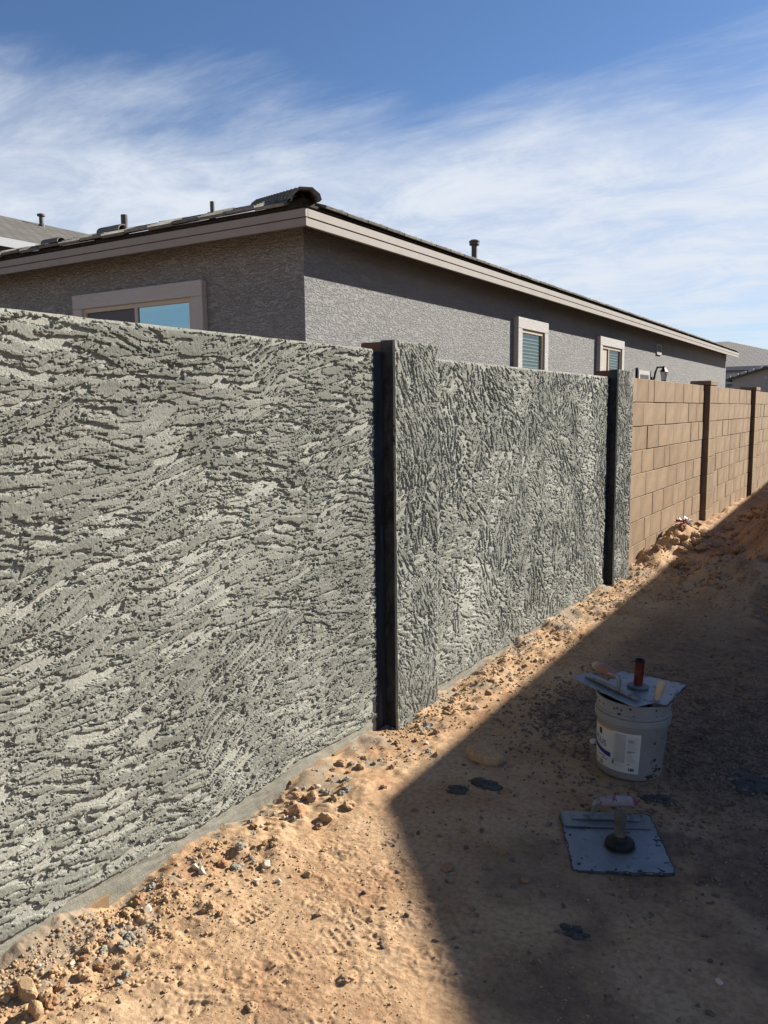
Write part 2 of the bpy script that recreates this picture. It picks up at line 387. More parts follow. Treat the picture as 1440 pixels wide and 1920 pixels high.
# ------------------------------------------------------------------ ground
PRINTS = [(-1.20, 1.62, 61, 1), (-1.44, 1.70, 79, 1), (-1.00, 1.40, 55, 1), (-1.32, 2.06, 70, 1), (-0.96, 1.80, 40, 1),
          (-1.24, 1.28, 20, 1), (-1.44, 2.40, 94, 1), (-1.08, 2.02, 121, 1), (-0.55, 1.85, 60, .7), (-0.75, 2.15, 140, .7),
          (-1.00, 2.45, 30, .7), (-0.35, 2.3, 80, .7), (-0.62, 3.6, 100, .7), (-1.2, 3.2, 85, .7), (-1.15, 4.2, 95, .8), (-0.95, 4.9, 60, .8), (-1.3, 5.3, 100, .8)]
def ground_z(x, y, fine=True):
    z = 0.020*fbm(x, y, 0.9, 2, 3)
    # mound of spoil on the right, further along the side yard
    z = z + 0.52*np.exp(-((x+0.55+0.10*np.sin(y*1.3))/0.60)**2)*sstep(5.6, 8.6, y)*(1-sstep(13.5, 16.5, y))*(1+0.8*fbm(x, y, 0.7, 3, 11))
    z = z + sstep(5.6, 7.5, y)*(1-sstep(13.5, 16.5, y))*sstep(-1.7, -1.2, x)*(1-sstep(0.5, 1.0, x))*(0.16*fbm(x, y, 0.38, 3, 17)+0.06*np.abs(fbm(x, y, 0.16, 2, 18)))
    z = z + 0.10*np.exp(-(((x+0.95)/0.35)**2 + ((y-6.6)/0.6)**2))*(1+0.8*fbm(x, y, 0.3, 3, 12))
    # loose heap at the foot of the block wall
    z = z + 0.13*np.exp(-(((x+1.72)/0.22)**2 + ((y-8.1)/0.75)**2))*(1.0+0.9*fbm(x, y, 0.25, 3, 13))
    z = z + 0.07*np.exp(-(((x+1.75)/0.18)**2))*sstep(6.6, 7.2, y)*(1+fbm(x, y, 0.3, 3, 14))
    near = (x > -2.1) & (x < 2.0) & (y < 16) & (y > -2)
    zf = np.zeros_like(z)
    xx, yy = x[near], y[near]
    strip = 1-sstep(-1.62, -1.36, xx + 0.12*fbm(xx, yy, 0.35, 2, 21))          # loose soil against the wall
    lit = sstep(-1.62, -1.36, xx)*(1-sstep(2.6, 3.0, yy))*(1-sstep(-0.95, -0.7, xx))
    far = sstep(3.0, 5.0, yy)
    rough = np.clip(strip*1.0 + far*0.75 + 0.16 + 0.9*sstep(5.5, 7.0, yy), 0, 1.9)
    f = 0.020*fbm(xx, yy, 0.16, 3, 31)*rough
    c1 = vnoise(xx/0.055, yy/0.055, 41); f = f + 0.016*rough*np.maximum(c1-0.06, 0)
    c2 = vnoise(xx/0.026, yy/0.026, 43); f = f + 0.010*rough*np.maximum(c2-0.02, 0)*(0.4+1.6*np.clip(fbm(xx, yy, 0.3, 2, 44)+0.3, 0, 1))
    ux, uy = xx*0.8+yy*0.6, yy*0.8-xx*0.6
    f = f + 0.0016*vnoise(ux/0.009, uy/0.009, 45) + (0.0012+0.0058*sstep(0.0, 0.30, fbm(xx, yy, 0.22, 2, 48)))*fbm(ux+0.01*vnoise(xx/.03, yy/.03, 7), uy, 0.034, 3, 51, 0.7) + 0.005*rough*np.abs(fbm(xx, yy, 0.09, 2, 46))
    f = f + strip*0.012*(0.6+fbm(xx, yy, 0.2, 2, 47)) + 0.030*np.exp(-((xx+1.86)/0.07)**2)*(0.2+1.6*fbm(xx*0, yy, 0.30, 4, 49))
    # boot prints
    for px, py, ang, s in PRINTS:
        dx, dy = xx-px, yy-py
        mk = (np.abs(dx) < 0.22) & (np.abs(dy) < 0.22)
        if not mk.any(): continue
        ca, sa = math.cos(R(ang)), math.sin(R(ang)); u = dx[mk]*ca+dy[mk]*sa; v = -dx[mk]*sa+dy[mk]*ca
        w = 0.048+0.010*np.sin(u*20+0.6)-0.014*np.exp(-((u+0.03)/0.03)**2)
        d = np.maximum(np.abs(u)/0.148, np.sqrt((u/0.150)**4+(v/w)**4)**0.5)
        inside = 1-sstep(0.90, 1.02, d)
        rim = np.exp(-((d-1.07)/0.07)**2)
        # sharp edged pits left by the lugs of the sole
        k = int(abs(ang)) % 3
        hard = lambda q, a_: sstep(a_, a_+0.10, q)*(1-sstep(0.90, 1.0, q))
        if k == 0: lug = hard((u/0.026 + np.abs(v)/0.060) % 1.0, 0.28)*hard((np.abs(v)/0.024) % 1.0, 0.15)
        elif k == 1: lug = hard((u/0.022) % 1.0, 0.30)*hard((v/0.034+0.5) % 1.0, 0.14)
        else: lug = hard((u/0.032+0.22*np.sin(v*70)) % 1.0, 0.40)
        wear = sstep(-0.02, 0.12, fbm(xx[mk], yy[mk], 0.09, 2, 60+k))
        keep = sstep(-0.35, 0.0, fbm(xx[mk], yy[mk], 0.16, 2, 66))
        f[mk] = f[mk]*(1-0.65*inside*keep) + s*keep*(-0.0015*inside - 0.0036*lug*inside*wear + 0.0030*rim*wear)
    zf[near] = f
    return z + zf
xs = np.concatenate([[-900, -300, -100, -40, -15, -6, -3, -2.2], np.arange(-1.98, -1.62, 0.0055), np.arange(-1.62, -0.86, 0.0031), np.arange(-0.86, -0.15, 0.0075), np.arange(-0.15, 0.9, 0.02), [1.1, 1.5, 2, 3, 6, 15, 40, 100, 300, 900]])
ys = [0.75]
while ys[-1] < 15: ys.append(ys[-1] + (0.0045 if ys[-1] < 1.05 else 0.0034 if ys[-1] < 2.3 else 0.0052*ys[-1]))
ys = np.concatenate([[-900, -300, -100, -40, -15, -6, -3, -1.5, -0.5, 0.2, 0.5], np.array(ys), [15.5, 16.5, 18, 22, 30, 45, 70, 120, 300, 900]])
X, Y = np.meshgrid(xs, ys)
Z = ground_z(X, Y)
dark_tone = np.clip(sstep(-0.05, 0.25, fbm(X, Y, 0.55, 4, 71)) * sstep(-1.3, -0.75, X + 0.1*fbm(X, Y, .3, 2, 72)), 0, 1)*0.85
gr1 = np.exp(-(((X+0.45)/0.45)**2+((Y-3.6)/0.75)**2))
dark_tone = np.maximum(dark_tone, np.clip(gr1*1.2, 0, 0.9))
dark_tone = np.maximum(dark_tone, 0.8*sstep(2.9, 3.8, Y)*sstep(-1.45, -1.2, X)*(1-0.75*sstep(4.8, 6.3, Y)))
cement = sstep(0.10, 0.34, fbm(X, Y, 0.10, 3, 81) + 0.32*np.exp(-((X+1.83)/0.07)**2) - 0.25*sstep(-1.75, -1.45, X))
cement = np.where((X > -1.9) & (X < -1.62) & (Y < 7), cement*0.6, 0)
gm = grid_mesh('ground', np.stack([X, Y, Z], -1), {'dark_tone': dark_tone, 'cement': cement})
g = link_mesh('ground', gm, M['dirt']); tag(g, kind='structure')
def gz(x, y): return float(ground_z(np.array([x]), np.array([y]))[0])

# ------------------------------------------------------------------ stuccoed wall
def aniso(shape, dy, dz, sa, sb, ang, gen):
    nz, ny = shape
    w = gen.standard_normal(shape)
    ky = np.fft.rfftfreq(ny, dy)*2*np.pi; kz = np.fft.fftfreq(nz, dz)*2*np.pi
    KY, KZ = np.meshgrid(ky, kz); c, s = math.cos(ang), math.sin(ang)
    kt = KY*c+KZ*s; kn = -KY*s+KZ*c
    o = np.fft.irfft2(np.fft.rfft2(w)*np.exp(-0.5*((kt*sa)**2+(kn*sb)**2)), s=shape)
    return o/o.std()
def flow_noise(shape, dy, dz, th, sa, sb, K, gen):
    st = np.stack([aniso(shape, dy, dz, sa, sb, math.pi*k/K, gen) for k in range(K)])
    t = (th % math.pi)/math.pi*K; i0 = np.floor(t).astype(int) % K; w = t-np.floor(t)
    w = w*w*(3-2*w)
    I, J = np.indices(shape)
    return (st[i0, I, J]*(1-w) + st[(i0+1) % K, I, J]*w)/np.sqrt(w*w+(1-w)**2)
def stucco_field(y0, y1, z0, z1, dy, dz, seed, mean, spread, steep, size, depth, fineness=1.0, along=1.0, wave=1.0):
    gen = np.random.default_rng(seed)
    yv = np.linspace(y0, y1, int((y1-y0)/dy)+1); zv = np.linspace(z0, z1, int((z1-z0)/dz)+1)
    dy = yv[1]-yv[0]; dz = zv[1]-zv[0]; shape = (len(zv), len(yv))
    Yg, Zg = np.meshgrid(yv, zv)
    iso = lambda s: aniso(shape, dy, dz, s, s, 0, gen)
    # trowel sweeps: jittered Voronoi cells, each with its own direction and arc
    n = max(4, int((y1-y0)*(z1-z0)/(size*size*0.8)))
    cy = gen.uniform(y0, y1, n); cz = gen.uniform(z0, z1, n)
    ang = np.where(gen.random(n) < steep, gen.normal(R(90), R(25), n), gen.normal(R(mean), R(spread), n))
    curv = gen.normal(0, 0.8*wave, n)
    wy = Yg + 0.05*iso(0.06); wz = Zg + 0.05*iso(0.06)
    best = np.full(shape, 1e9); th = np.zeros(shape)
    for k in range(n):
        c, s = math.cos(ang[k]), math.sin(ang[k]); u = (wy-cy[k])*c+(wz-cz[k])*s; v = -(wy-cy[k])*s+(wz-cz[k])*c
        d = (u/1.55)**2+(v/0.8)**2; m = d < best
        best[m] = d[m]; th[m] = (ang[k]+curv[k]*u[m])
    th = th + 0.12*iso(0.07) + 0.19*wave*iso(0.20)
    F = fineness
    A = flow_noise(shape, dy, dz, th, 0.052*F*along, 0.0056*F, 16, gen)
    B = flow_noise(shape, dy, dz, th, 0.014*F, 0.0034*F, 16, gen)
    Cc = flow_noise(shape, dy, dz, th+math.pi/2, 0.008*F, 0.0030*F, 10, gen)
    D = iso(0.0028*F)
    f = A + 0.50*B + 0.22*Cc + 0.16*D
    thr = -0.58 + 0.22*iso(0.11) + 0.18*iso(0.035)
    e = f-thr
    m = sstep(-0.06, 0.12, e)                                  # first pass of the trowel: wide flat slabs
    A2 = flow_noise(shape, dy, dz, th+0.25, 0.036*F*along, 0.0042*F, 16, gen)
    e2 = A2 + 0.45*B + 0.22*Cc + 0.16*D - (0.15+0.35*iso(0.09))
    m2 = sstep(-0.06, 0.12, e2)*m                              # second pass: thinner drags on top of them
    # torn drag marks
    pit = sstep(1.55, 1.9, 1.0*B+0.6*Cc+0.4*D)*sstep(-0.2, 0.8, iso(0.08))
    gr = np.exp(-((e+0.22)/0.22)**2)*(0.25+0.75*sstep(-0.6, 0.5, iso(0.03)))        # torn gap along the slab edges
    gr2 = np.exp(-((e2+0.20)/0.16)**2)*m*sstep(-0.2, 0.7, iso(0.03))
    h = m*depth*0.66 + m2*depth*0.40 - gr*depth*0.50 - gr2*depth*0.35 + depth*0.05*np.clip(A, -1.5, 1.5) - pit*depth*0.55 + 0.00022*D + 0.0015*iso(0.22)
    slab = m*(0.62+0.38*m2)*(0.85+0.15*sstep(-1, 1, iso(0.05)))
    slab = np.clip(slab - 0.35*sstep(0.7, 1.5, iso(0.06)), 0, 1)
    return yv, zv, Yg, Zg, h, slab

XW, XP = -1.86, -1.805           # panel face, pilaster face
swall = empty('stuccoed_wall', (XW, 3.0, 0))
tag(swall, 'grey freshly stuccoed garden wall with rough trowelled coat and two pilasters', 'wall')
def loc(o, base=(XW, 3.0, 0)):
    return o
def stucco_panel(y0, y1, z0, ztop, dy, dz, seed, mean, spread, steep, size, depth, fin, along=1.0, wave=1.0, band=0.0, x=XW, name='stucco_panel', coarse_from=None, topwob=0.0008):
    yv, zv, Yg, Zg, h, slab = stucco_field(y0, y1, z0, ztop, dy, dz, seed, mean, spread, steep, size, depth, fin, along, wave)
    bandm = np.zeros_like(h)
    if band > 0:
        edge = band + 0.040*fbm(Yg, Zg*0+3.3, 0.35, 3, 5) + 0.006*fbm(Yg, Zg*0+1.3, 0.05, 2, 6)
        bandm = 1-sstep(-0.004, 0.004, Zg-edge)
        wob = 0.007*fbm(Yg, Zg, 0.14, 4, 8) + 0.003*fbm(Yg*0.25, Zg, 0.02, 2, 18)
        h = h*(1-bandm) + bandm*(-0.001+wob+0.0005*fbm(Yg, Zg, 0.012, 1, 9))
        slab = slab*(1-bandm)
    ed = np.minimum(sstep(0, 0.012, ztop-Zg), 1)
    slab = slab*np.minimum(1, 0.25+ed)
    h = h*(0.35+0.65*ed)
    # top edge is never quite straight
    Zg2 = Zg + sstep(ztop-0.05, ztop, Zg)*(topwob*2*fbm(Yg, Yg*0, 0.10, 3, 15))
    Xg = x + h - h.mean() - 0.002
    # fold the last row and column back to the core so that the coat has thickness
    P = np.stack([Xg, Yg, Zg2], -1)
    P = np.concatenate([P, P[-1:], P[-1:]], 0); P[-2, :, 0] -= 0.0012; P[-2:, :, 2] += 0.0012; P[-1, :, 0] = x-0.075
    P = np.concatenate([P[:, :1, :], P, P[:, -1:, :]], 1); P[:, 0, 0] = x-0.03; P[:, -1, 0] = x-0.03
    pad = lambda A_: np.pad(np.concatenate([A_, A_[-1:], A_[-1:]], 0), ((0, 0), (1, 1)), mode='edge')
    P[..., 0] -= XW; P[..., 1] -= 3.0
    me = grid_mesh(name, P, {'slab': pad(slab), 'band': pad(bandm)})
    me.polygons.foreach_set('use_smooth', np.zeros(len(me.polygons), bool))
    return link_mesh(name, me, M['stucco'], swall)
P1_TOP, P2_TOP, POST_TOP = 1.658, 1.644, 1.70
stucco_panel(0.25, 2.890, -0.12, P1_TOP, 0.0030, 0.0025, 104, 0, 6, 0.0, 0.34, 0.0080, 0.80, 1.30, band=0.070, wave=0.42)
stucco_panel(-4.0, 0.249, -0.12, P1_TOP-0.001, 0.02, 0.012, 102, 3, 17, 0.10, 0.30, 0.0058, 1.0)
stucco_panel(3.352, 6.150, -0.15, P2_TOP, 0.0056, 0.0043, 103, 125, 60, 0.0, 0.17, 0.0062, 0.80, 0.48, band=0.035)
def pilaster(y0, y1, seed):
    p = empty('pilaster', (0, 0, 0), parent=swall)
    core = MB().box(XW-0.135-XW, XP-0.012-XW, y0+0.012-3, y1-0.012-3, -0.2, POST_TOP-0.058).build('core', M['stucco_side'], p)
    # face coat
    yv, zv, Yg, Zg, h, slab = stucco_field(y0, y1, -0.15, POST_TOP, 0.0042, 0.0042, seed, 120, 55, 0.0, 0.16, 0.0056, 0.74, 0.5)
    e = np.minimum(np.minimum(Yg-y0, y1-Yg), POST_TOP-Zg); k = 0.3+0.7*sstep(0, 0.014, e)
    slab = slab*(0.3+0.7*sstep(0, 0.012, e))
    P = np.stack([XP+(h-h.mean())*k+0.001, Yg+0.002*fbm(Zg, Zg*0, 0.12, 3, seed), Zg], -1)
    P = np.concatenate([P, P[-1:]], 0); P[-1, :, 0] = XP-0.05
    P = np.concatenate([P[:, :1], P, P[:, -1:]], 1); P[:, 0, 0] = XP-0.011; P[:, -1, 0] = XP-0.05
    P[..., 0] -= XW; P[..., 1] -= 3
    pad = lambda A_: np.pad(np.concatenate([A_, A_[-1:]], 0), ((0, 0), (1, 1)), mode='edge')
    fm = grid_mesh('face_coat', P, {'slab': pad(slab), 'band': pad(slab*0)}); fm.polygons.foreach_set('use_smooth', np.zeros(len(fm.polygons), bool))
    link_mesh('face_coat', fm, M['stucco'], p)
    # smeared coat on the side that faces along the wall
    yv, zv, Yg, Zg, h, slab = stucco_field(XW-0.02, XP-0.0, -0.15, POST_TOP-0.0, 0.006, 0.007, seed+5, 90, 8, 0.9, 0.3, 0.003, 1.2)
    P = np.stack([Yg, y0+0.004-h*0.8+0.003*fbm(Zg, Zg*0, 0.12, 3, seed), Zg], -1); P[..., 0] -= XW; P[..., 1] -= 3
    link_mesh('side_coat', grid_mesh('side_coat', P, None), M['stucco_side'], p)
    # brown cap block showing behind the coat
    MB().box(-0.128, -0.004, y0+0.0155-3, y1-0.0155-3, POST_TOP-0.056, POST_TOP-0.004, 0.003).build('cap', M['cap'], p)
pilaster(2.976, 3.350, 201)
pilaster(6.240, 6.652, 202)
MB().box(-0.11, -0.028, -7.0, -0.026, -0.3, P1_TOP-0.012).build('block_core', M['block'], swall)
MB().box(-0.11, -0.028, 0.352, 3.239, -0.3, P2_TOP-0.012).build('block_core', M['block'], swall)
# near-black navy strip with paler streaks, between panel end and pilaster
M['navy_strip'] = mat('streaked_navy', (0.022, 0.027, 0.038), 0.55, 0.5, 9, speck=(0.075, 0.085, 0.10), speck_scale=16, speck_cut=0.64, stretch=(1, 3.0, 0.30), bump=0.5, bscale=14)
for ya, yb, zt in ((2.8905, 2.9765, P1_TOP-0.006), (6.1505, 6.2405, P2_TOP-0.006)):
    MB().box(-0.040, -0.005, ya-3, yb-3, -0.12, zt, 0.002).build('edge_strip', M['navy_strip'], swall)
# tan footing course showing under the coat
for (ya, yb) in ((1.30, 1.44), (2.28, 2.50), (2.56, 2.70)):
    MB().box(-0.01, 0.004, ya-3, yb-3, -0.06, 0.022, 0.002).build('exposed_block', M['block'], swall)

# ------------------------------------------------------------------ tan block wall
bwall = empty('block_wall', (XW, 6.66, 0))
tag(bwall, 'bare tan concrete block wall with pilasters continuing past the grey stucco', 'wall')
BT = 1.66; CH = 0.2035
blk_mesh = {}
def block(ya, yb, z1, x=0.0):
    L = round(yb-ya, 3); key = (L, random.randrange(3))
    if key not in blk_mesh:
        me = MB().box(-0.045, 0.0, 0.0025, L-0.0025, 0.0035, CH-0.0035, 0.0028).mesh('block')
        me.materials.append(M[('block', 'block2', 'block3')[key[1]]]); blk_mesh[key] = me
    o = bpy.data.objects.new('block', blk_mesh[key]); COL.objects.link(o); o.parent = bwall
    o.location = (x+random.uniform(-0.0025, 0.003), ya-6.66, z1-CH)
    o.rotation_euler = (0, 0, random.uniform(-0.006, 0.006))
PIL = [(9.84, 10.23), (13.35, 13.75), (16.9, 17.3), (20.45, 20.85)]
bays = [(6.66, 9.838), (10.232, 13.348), (13.752, 16.898)]
for bi, (ya, yb) in enumerate(bays):
    MB().box(-0.12, -0.0075, ya-6.66, yb-6.66, -0.3, BT-0.004).build('mortar_core', M['mortar'], bwall)
    for r_ in range(9 if bi < 2 else 8):
        z1 = BT-r_*CH - 0.0
        y = ya; first = 0.40 if r_ % 2 == 0 else 0.20
        L = first if r_ > 0 else 0.40
        if bi == 0: L *= 0.72
        while y < yb-0.02:
            e_ = min(y+L, yb)
            if yb-e_ < 0.06: e_ = yb
            block(y, e_, z1); y = e_; L = 0.40 if random.random() < 0.82 else 0.20
MB().box(-0.12, -0.002, 17.302-6.66, 40-6.66, -0.3, BT).build('far_run', M['block'], bwall)
for (ya, yb) in PIL:
    p = empty('pilaster', parent=bwall)
    for r_ in range(9):
        z1 = BT-r_*CH
        MB().box(-0.14, 0.055+random.uniform(-.001, .001), ya-6.66, yb-6.66, z1-CH+0.003, z1-0.003, 0.003).build('block', M[random.choice(['block', 'block2', 'block3'])], p)
    MB().box(-0.135, 0.049, ya+0.004-6.66, yb-0.004-6.66, -0.3, BT-0.004).build('core', M['mortar'], p)
    MB().box(-0.165, 0.062, ya-0.012-6.66, yb+0.012-6.66, BT+0.001, BT+0.052, 0.004).build('cap', M['block3'], p)

# ------------------------------------------------------------------ neighbour's house
HX, HY = -4.625, 6.05            # near wall corner
FX, FY = -4.325, 5.691           # fascia corner
HX2, HY2 = -14.0, 27.56          # far wall planes
FX2, FY2 = -14.3, 27.95
FZ0, FZ1 = 2.97, 3.112
PITCH = 0.315
house = empty('house', (HX, HY, 0))
tag(house, 'single storey grey stucco house with tan fascia and dark tile roof behind the wall', 'house')
def hb(mb, name, m, parent=None, **k):
    """geometry is given in world coordinates; place it under the house"""
    o = mb.build(name, m, parent or house, **k)
    if parent is None: o.location = (-HX, -HY, 0)
    return o
hb(MB().box(HX2, HX, HY, HY2, -0.2, 3.10), 'wall', M['house'])
# fascia: two stepped boards on each side, with a shadow seam between them
def fascia(x0, y0, x1, y1, nx, ny):
    def slab(d0, d1, z0, z1, nm, m):
        xs_ = sorted((x0+nx*d0, x1+nx*d1)) if nx else sorted((x0, x1)); ys_ = sorted((y0+ny*d0, y1+ny*d1)) if ny else sorted((y0, y1))
        hb(MB().box(xs_[0], xs_[1], ys_[0], ys_[1], z0, z1, 0.002), nm, m)
    slab(-0.035, -0.006, FZ0, FZ0+0.066, 'fascia_board', M['fascia'])
    slab(-0.035, -0.012, FZ0+0.0665, FZ0+0.0735, 'fascia_seam', M['fascia_line'])
    slab(-0.035, 0.000, FZ0+0.074, FZ1, 'fascia_board', M['fascia'])
fascia(FX, FY+0.036, FX, FY2, 1, 0)
fascia(FX2, FY, FX, FY, 0, -1)
# sloped soffit boards and dark riser under the tiles
def quad(pts, name, m, parent=None): return hb(MB().add(pts, [(0, 1, 2, 3)]), name, m, parent)
sz = FZ1-0.012
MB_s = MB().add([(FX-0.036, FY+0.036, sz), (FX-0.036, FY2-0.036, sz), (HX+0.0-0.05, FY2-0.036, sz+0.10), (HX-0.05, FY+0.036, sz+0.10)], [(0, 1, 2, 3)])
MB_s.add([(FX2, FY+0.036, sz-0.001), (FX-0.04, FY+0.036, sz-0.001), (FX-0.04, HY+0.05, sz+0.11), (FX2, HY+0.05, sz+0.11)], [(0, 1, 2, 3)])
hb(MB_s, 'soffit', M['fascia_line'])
hb(MB().box(FX-0.03, FX-0.018, FY+0.02, FY2-0.02, FZ1+0.001, FZ1+0.05).box(FX2, FX-0.031, FY+0.018, FY+0.030, FZ1+0.001, FZ1+0.05), 'eave_riser', M['underlay'])
# roof deck (hip)
RZ = FZ1+0.022; half = (FX-FX2)/2; cxm = (FX+FX2)/2; rz = RZ+PITCH*half
deck = MB().add([(FX, FY, RZ), (FX, FY2, RZ), (FX2, FY2, RZ), (FX2, FY, RZ), (cxm, FY+half, rz), (cxm, FY2-half, rz)],
                [(0, 1, 5, 4), (1, 2, 5), (2, 3, 4, 5), (3, 0, 4), (0, 3, 2, 1)])
roof = hb(deck, 'roof', M['roofplane'])
sl = math.atan(PITCH)
def tile_mesh(w, key):
    mb = MB()
    mb.box(-0.03, 0.40, 0.003, w-0.003, 0.0, 0.028, 0.004)       # x = up the slope, nose at -0.03
    mb.box(0.02, 0.40, 0.0035, 0.028, 0.0283, 0.036)
    me = mb.mesh('roof_tile'); me.materials.append(M[key]); return me
TW = 0.335
tm = [tile_mesh(TW, 'tile'), tile_mesh(TW, 'tile2')]
def put_tile(x, y, z, rotz, extra=0.0, lift=0.0):
    o = bpy.data.objects.new('roof_tile', random.choice(tm)); COL.objects.link(o); o.parent = roof
    o.location = (x, y, z+lift); o.rotation_euler = Matrix.Rotation(rotz, 4, 'Z').to_3x3().__matmul__(Matrix.Rotation(-sl+extra, 4, 'Y').to_3x3()).to_euler()
# side facing the fence: slope runs towards -x
n_side = int((FY2-FY-0.25)/TW)
for k in range(n_side):
    put_tile(FX-0.0, FY+0.25+(k+1)*TW, RZ+0.022, math.pi, extra=random.uniform(-.01, .012), lift=random.uniform(0, .004))
n_end = int((FX-FX2-0.2)/TW)
for k in range(n_end):
    put_tile(FX-0.2-k*TW, FY, RZ+0.022, math.pi/2, extra=random.uniform(-.012, .015), lift=random.uniform(0, .006)+(0.012 if k % 2 else 0))
for k in range(n_end-1):
    put_tile(FX-0.42-k*TW, FY+0.34, RZ+0.022+0.34*PITCH+0.016, math.pi/2, extra=random.uniform(-.012, .015), lift=random.uniform(0, .006)+(0.010 if k % 2 else 0))
# hip caps, lapped up the corner
cap_m = MB()
pr = [(-0.135, 0.0), (-0.12, 0.045), (-0.055, 0.095), (0.055, 0.095), (0.12, 0.045), (0.135, 0.0)]
inn = [(a_*0.86, b_-0.018) for a_, b_ in pr]
vs_ = [(0, a_, b_) for a_, b_ in pr]+[(0.44, a_*0.9, b_*0.9) for a_, b_ in pr]+[(0, a_, b_) for a_, b_ in inn]+[(0.44, a_*0.9, b_*0.9) for a_, b_ in inn]
fs = []
for k in range(5): fs += [(k, k+1, 7+k, 6+k), (12+k, 18+k, 19+k, 13+k), (k, 12+k, 13+k, k+1)]
cap_me = cap_m.add(vs_, fs).mesh('hip_tile'); cap_me.materials.append(M['tile'])
hs_ = math.atan(PITCH/math.sqrt(2))
for k in range(16):
    t = -0.05+k*0.30
    o = bpy.data.objects.new('hip_tile', cap_me); COL.objects.link(o); o.parent = roof
    o.location = (FX-t*0.7071, FY+t*0.7071, RZ+0.035+t*PITCH*0.7071+0.012)
    o.rotation_euler = (Matrix.Rotation(R(135), 3, 'Z') @ Matrix.Rotation(-hs_+0.035, 3, 'Y')).to_euler()
hb(MB().box(FX-0.16, FX-0.02, FY+0.02, FY+0.16, FZ1+0.002, FZ1+0.09), 'hip_starter_plug', M['underlay'])
# roof pipes and hooded vents
def pipe(x, y, h, r=0.035, cap=False):
    zb = RZ + PITCH*min(FX-x, y-FY)
    mb = MB().lathe([(r*1.7, 0.0), (r*1.5, 0.04), (r, 0.06), (r, h)], 14, (x, y, zb-0.02))
    o = hb(mb, 'vent_pipe', M['metal'], smooth=False)
    if cap: hb(MB().lathe([(r*1.15, h-0.05), (r*1.75, h-0.04), (r*1.75, h-0.005), (r*1.9, h), (r*1.9, h+0.012), (r*1.1, h+0.03)], 16, (x, y, zb-0.02)), 'pipe_cap', M['metal'])
pipe(-5.72, 6.05, 0.20, 0.022)
pipe(-5.1, 10.55, 0.36, 0.04, True)
def hood(x, y, s=1.0):
    zb = RZ+PITCH*(y-FY)+0.04
    mb = MB(); n = 9; vs_ = []; fs = []
    for i in range(2):
        for j in range(2):
            rr = (0.075-0.012*j)*s
            for k in range(n):
                t = math.pi*k/(n-1); vs_.append((x+0.17*s*(i-0.5)*2, y+rr*math.cos(t), zb+rr*0.95*math.sin(t)+0.02))
    for k in range(n-1):
        fs += [(k, k+1, 2*n+k+1, 2*n+k), (n+k, 3*n+k, 3*n+k+1, n+k+1), (k, n+k, n+k+1, k+1), (2*n+k, 2*n+k+1, 3*n+k+1, 3*n+k)]
    mb.add(vs_, fs); mb.box(x-0.15*s, x+0.15*s, y-0.12*s, y+0.12*s, zb-0.06, zb-0.012)
    hb(mb, 'roof_vent', M['tile'])
hood(-7.12, 6.02); hood(-8.05, 5.98, 0.85); pipe(-6.98, 6.06, 0.24, 0.035)

# windows: foam surround proud of the wall, vinyl frame, panes
def surround(fx, u0, u1, z0, z1, w, sill=True):
    """fx(u0,u1,d0,d1,z0,z1)->box args in world; u along the wall, d out of the wall"""
    mb = MB()
    mb.box(*fx(u0, u1, 0.0, 0.075, z1-w, z1), 0.006)
    mb.box(*fx(u0, u0+w, 0.0, 0.0745, z0, z1-w-0.0005), 0.006)
    mb.box(*fx(u1-w, u1, 0.0, 0.0745, z0, z1-w-0.0005), 0.006)
    if sill: mb.box(*fx(u0+w+0.0005, u1-w-0.0005, 0.0, 0.074, z0, z0+w), 0.006)
    return mb
def fx_end(u0, u1, d0, d1, z0, z1): return (u0, u1, HY-d1, HY-d0, z0, z1)
def fx_side(u0, u1, d0, d1, z0, z1): return (HX+d0, HX+d1, u0, u1, z0, z1)
def window(fx, u0, u1, z0, z1, w, split, left, right, blinds=False):
    win = hb(surround(fx, u0, u1, z0, z1, w), 'window', M['surround'])
    a0, a1, b0, b1 = u0+w, u1-w, z0+w, z1-w; fw_ = 0.045
    mb = MB().box(*fx(a0, a1, 0.001, 0.050, b1-fw_, b1-0.001)).box(*fx(a0, a0+fw_, 0.001, 0.0495, b0, b1-fw_)).box(*fx(a1-fw_, a1, 0.001, 0.0495, b0, b1-fw_)).box(*fx(a0+fw_, a1-fw_, 0.001, 0.0490, b0, b0+fw_))
    if split: mb.box(*fx(split-0.022, split+0.022, 0.001, 0.0485, b0+fw_, b1-fw_))
    def sub(mb, nm, m):
        o = mb.build(nm, m, win); return o
    sub(mb, 'frame', M['vinyl'])
    s = split or a1
    sub(MB().box(*fx(a0+fw_, (s-0.022 if split else a1-fw_), 0.022, 0.026, b0+fw_, b1-fw_)), 'pane', M[left])
    if split: sub(MB().box(*fx(s+0.022, a1-fw_, 0.030, 0.034, b0+fw_, b1-fw_)), 'pane', M[right])
    if blinds:
        sub(MB().box(*fx(a0+fw_, a1-fw_, 0.0005, 0.003, b0+fw_, b1-fw_)), 'interior', M['dark'])
        mb = MB(); z = b1-fw_-0.02
        while z > b0+fw_:
            mb.box(*fx(a0+fw_+0.01, a1-fw_-0.06, 0.004, 0.018, z-0.010, z)); z -= 0.050
        sub(mb, 'blind_slats', M['blinds'])
    return win
window(fx_end, -7.789, -5.83, 1.10, 2.70, 0.155, -6.80, 'screen', 'glass_sky')
window(fx_side, 10.83, 12.00, 1.2, 2.70, 0.155, None, 'clear', None, True)
window(fx_side, 14.56, 16.08, 1.2, 2.70, 0.155, 15.15, 'vinyl', 'clear', True)
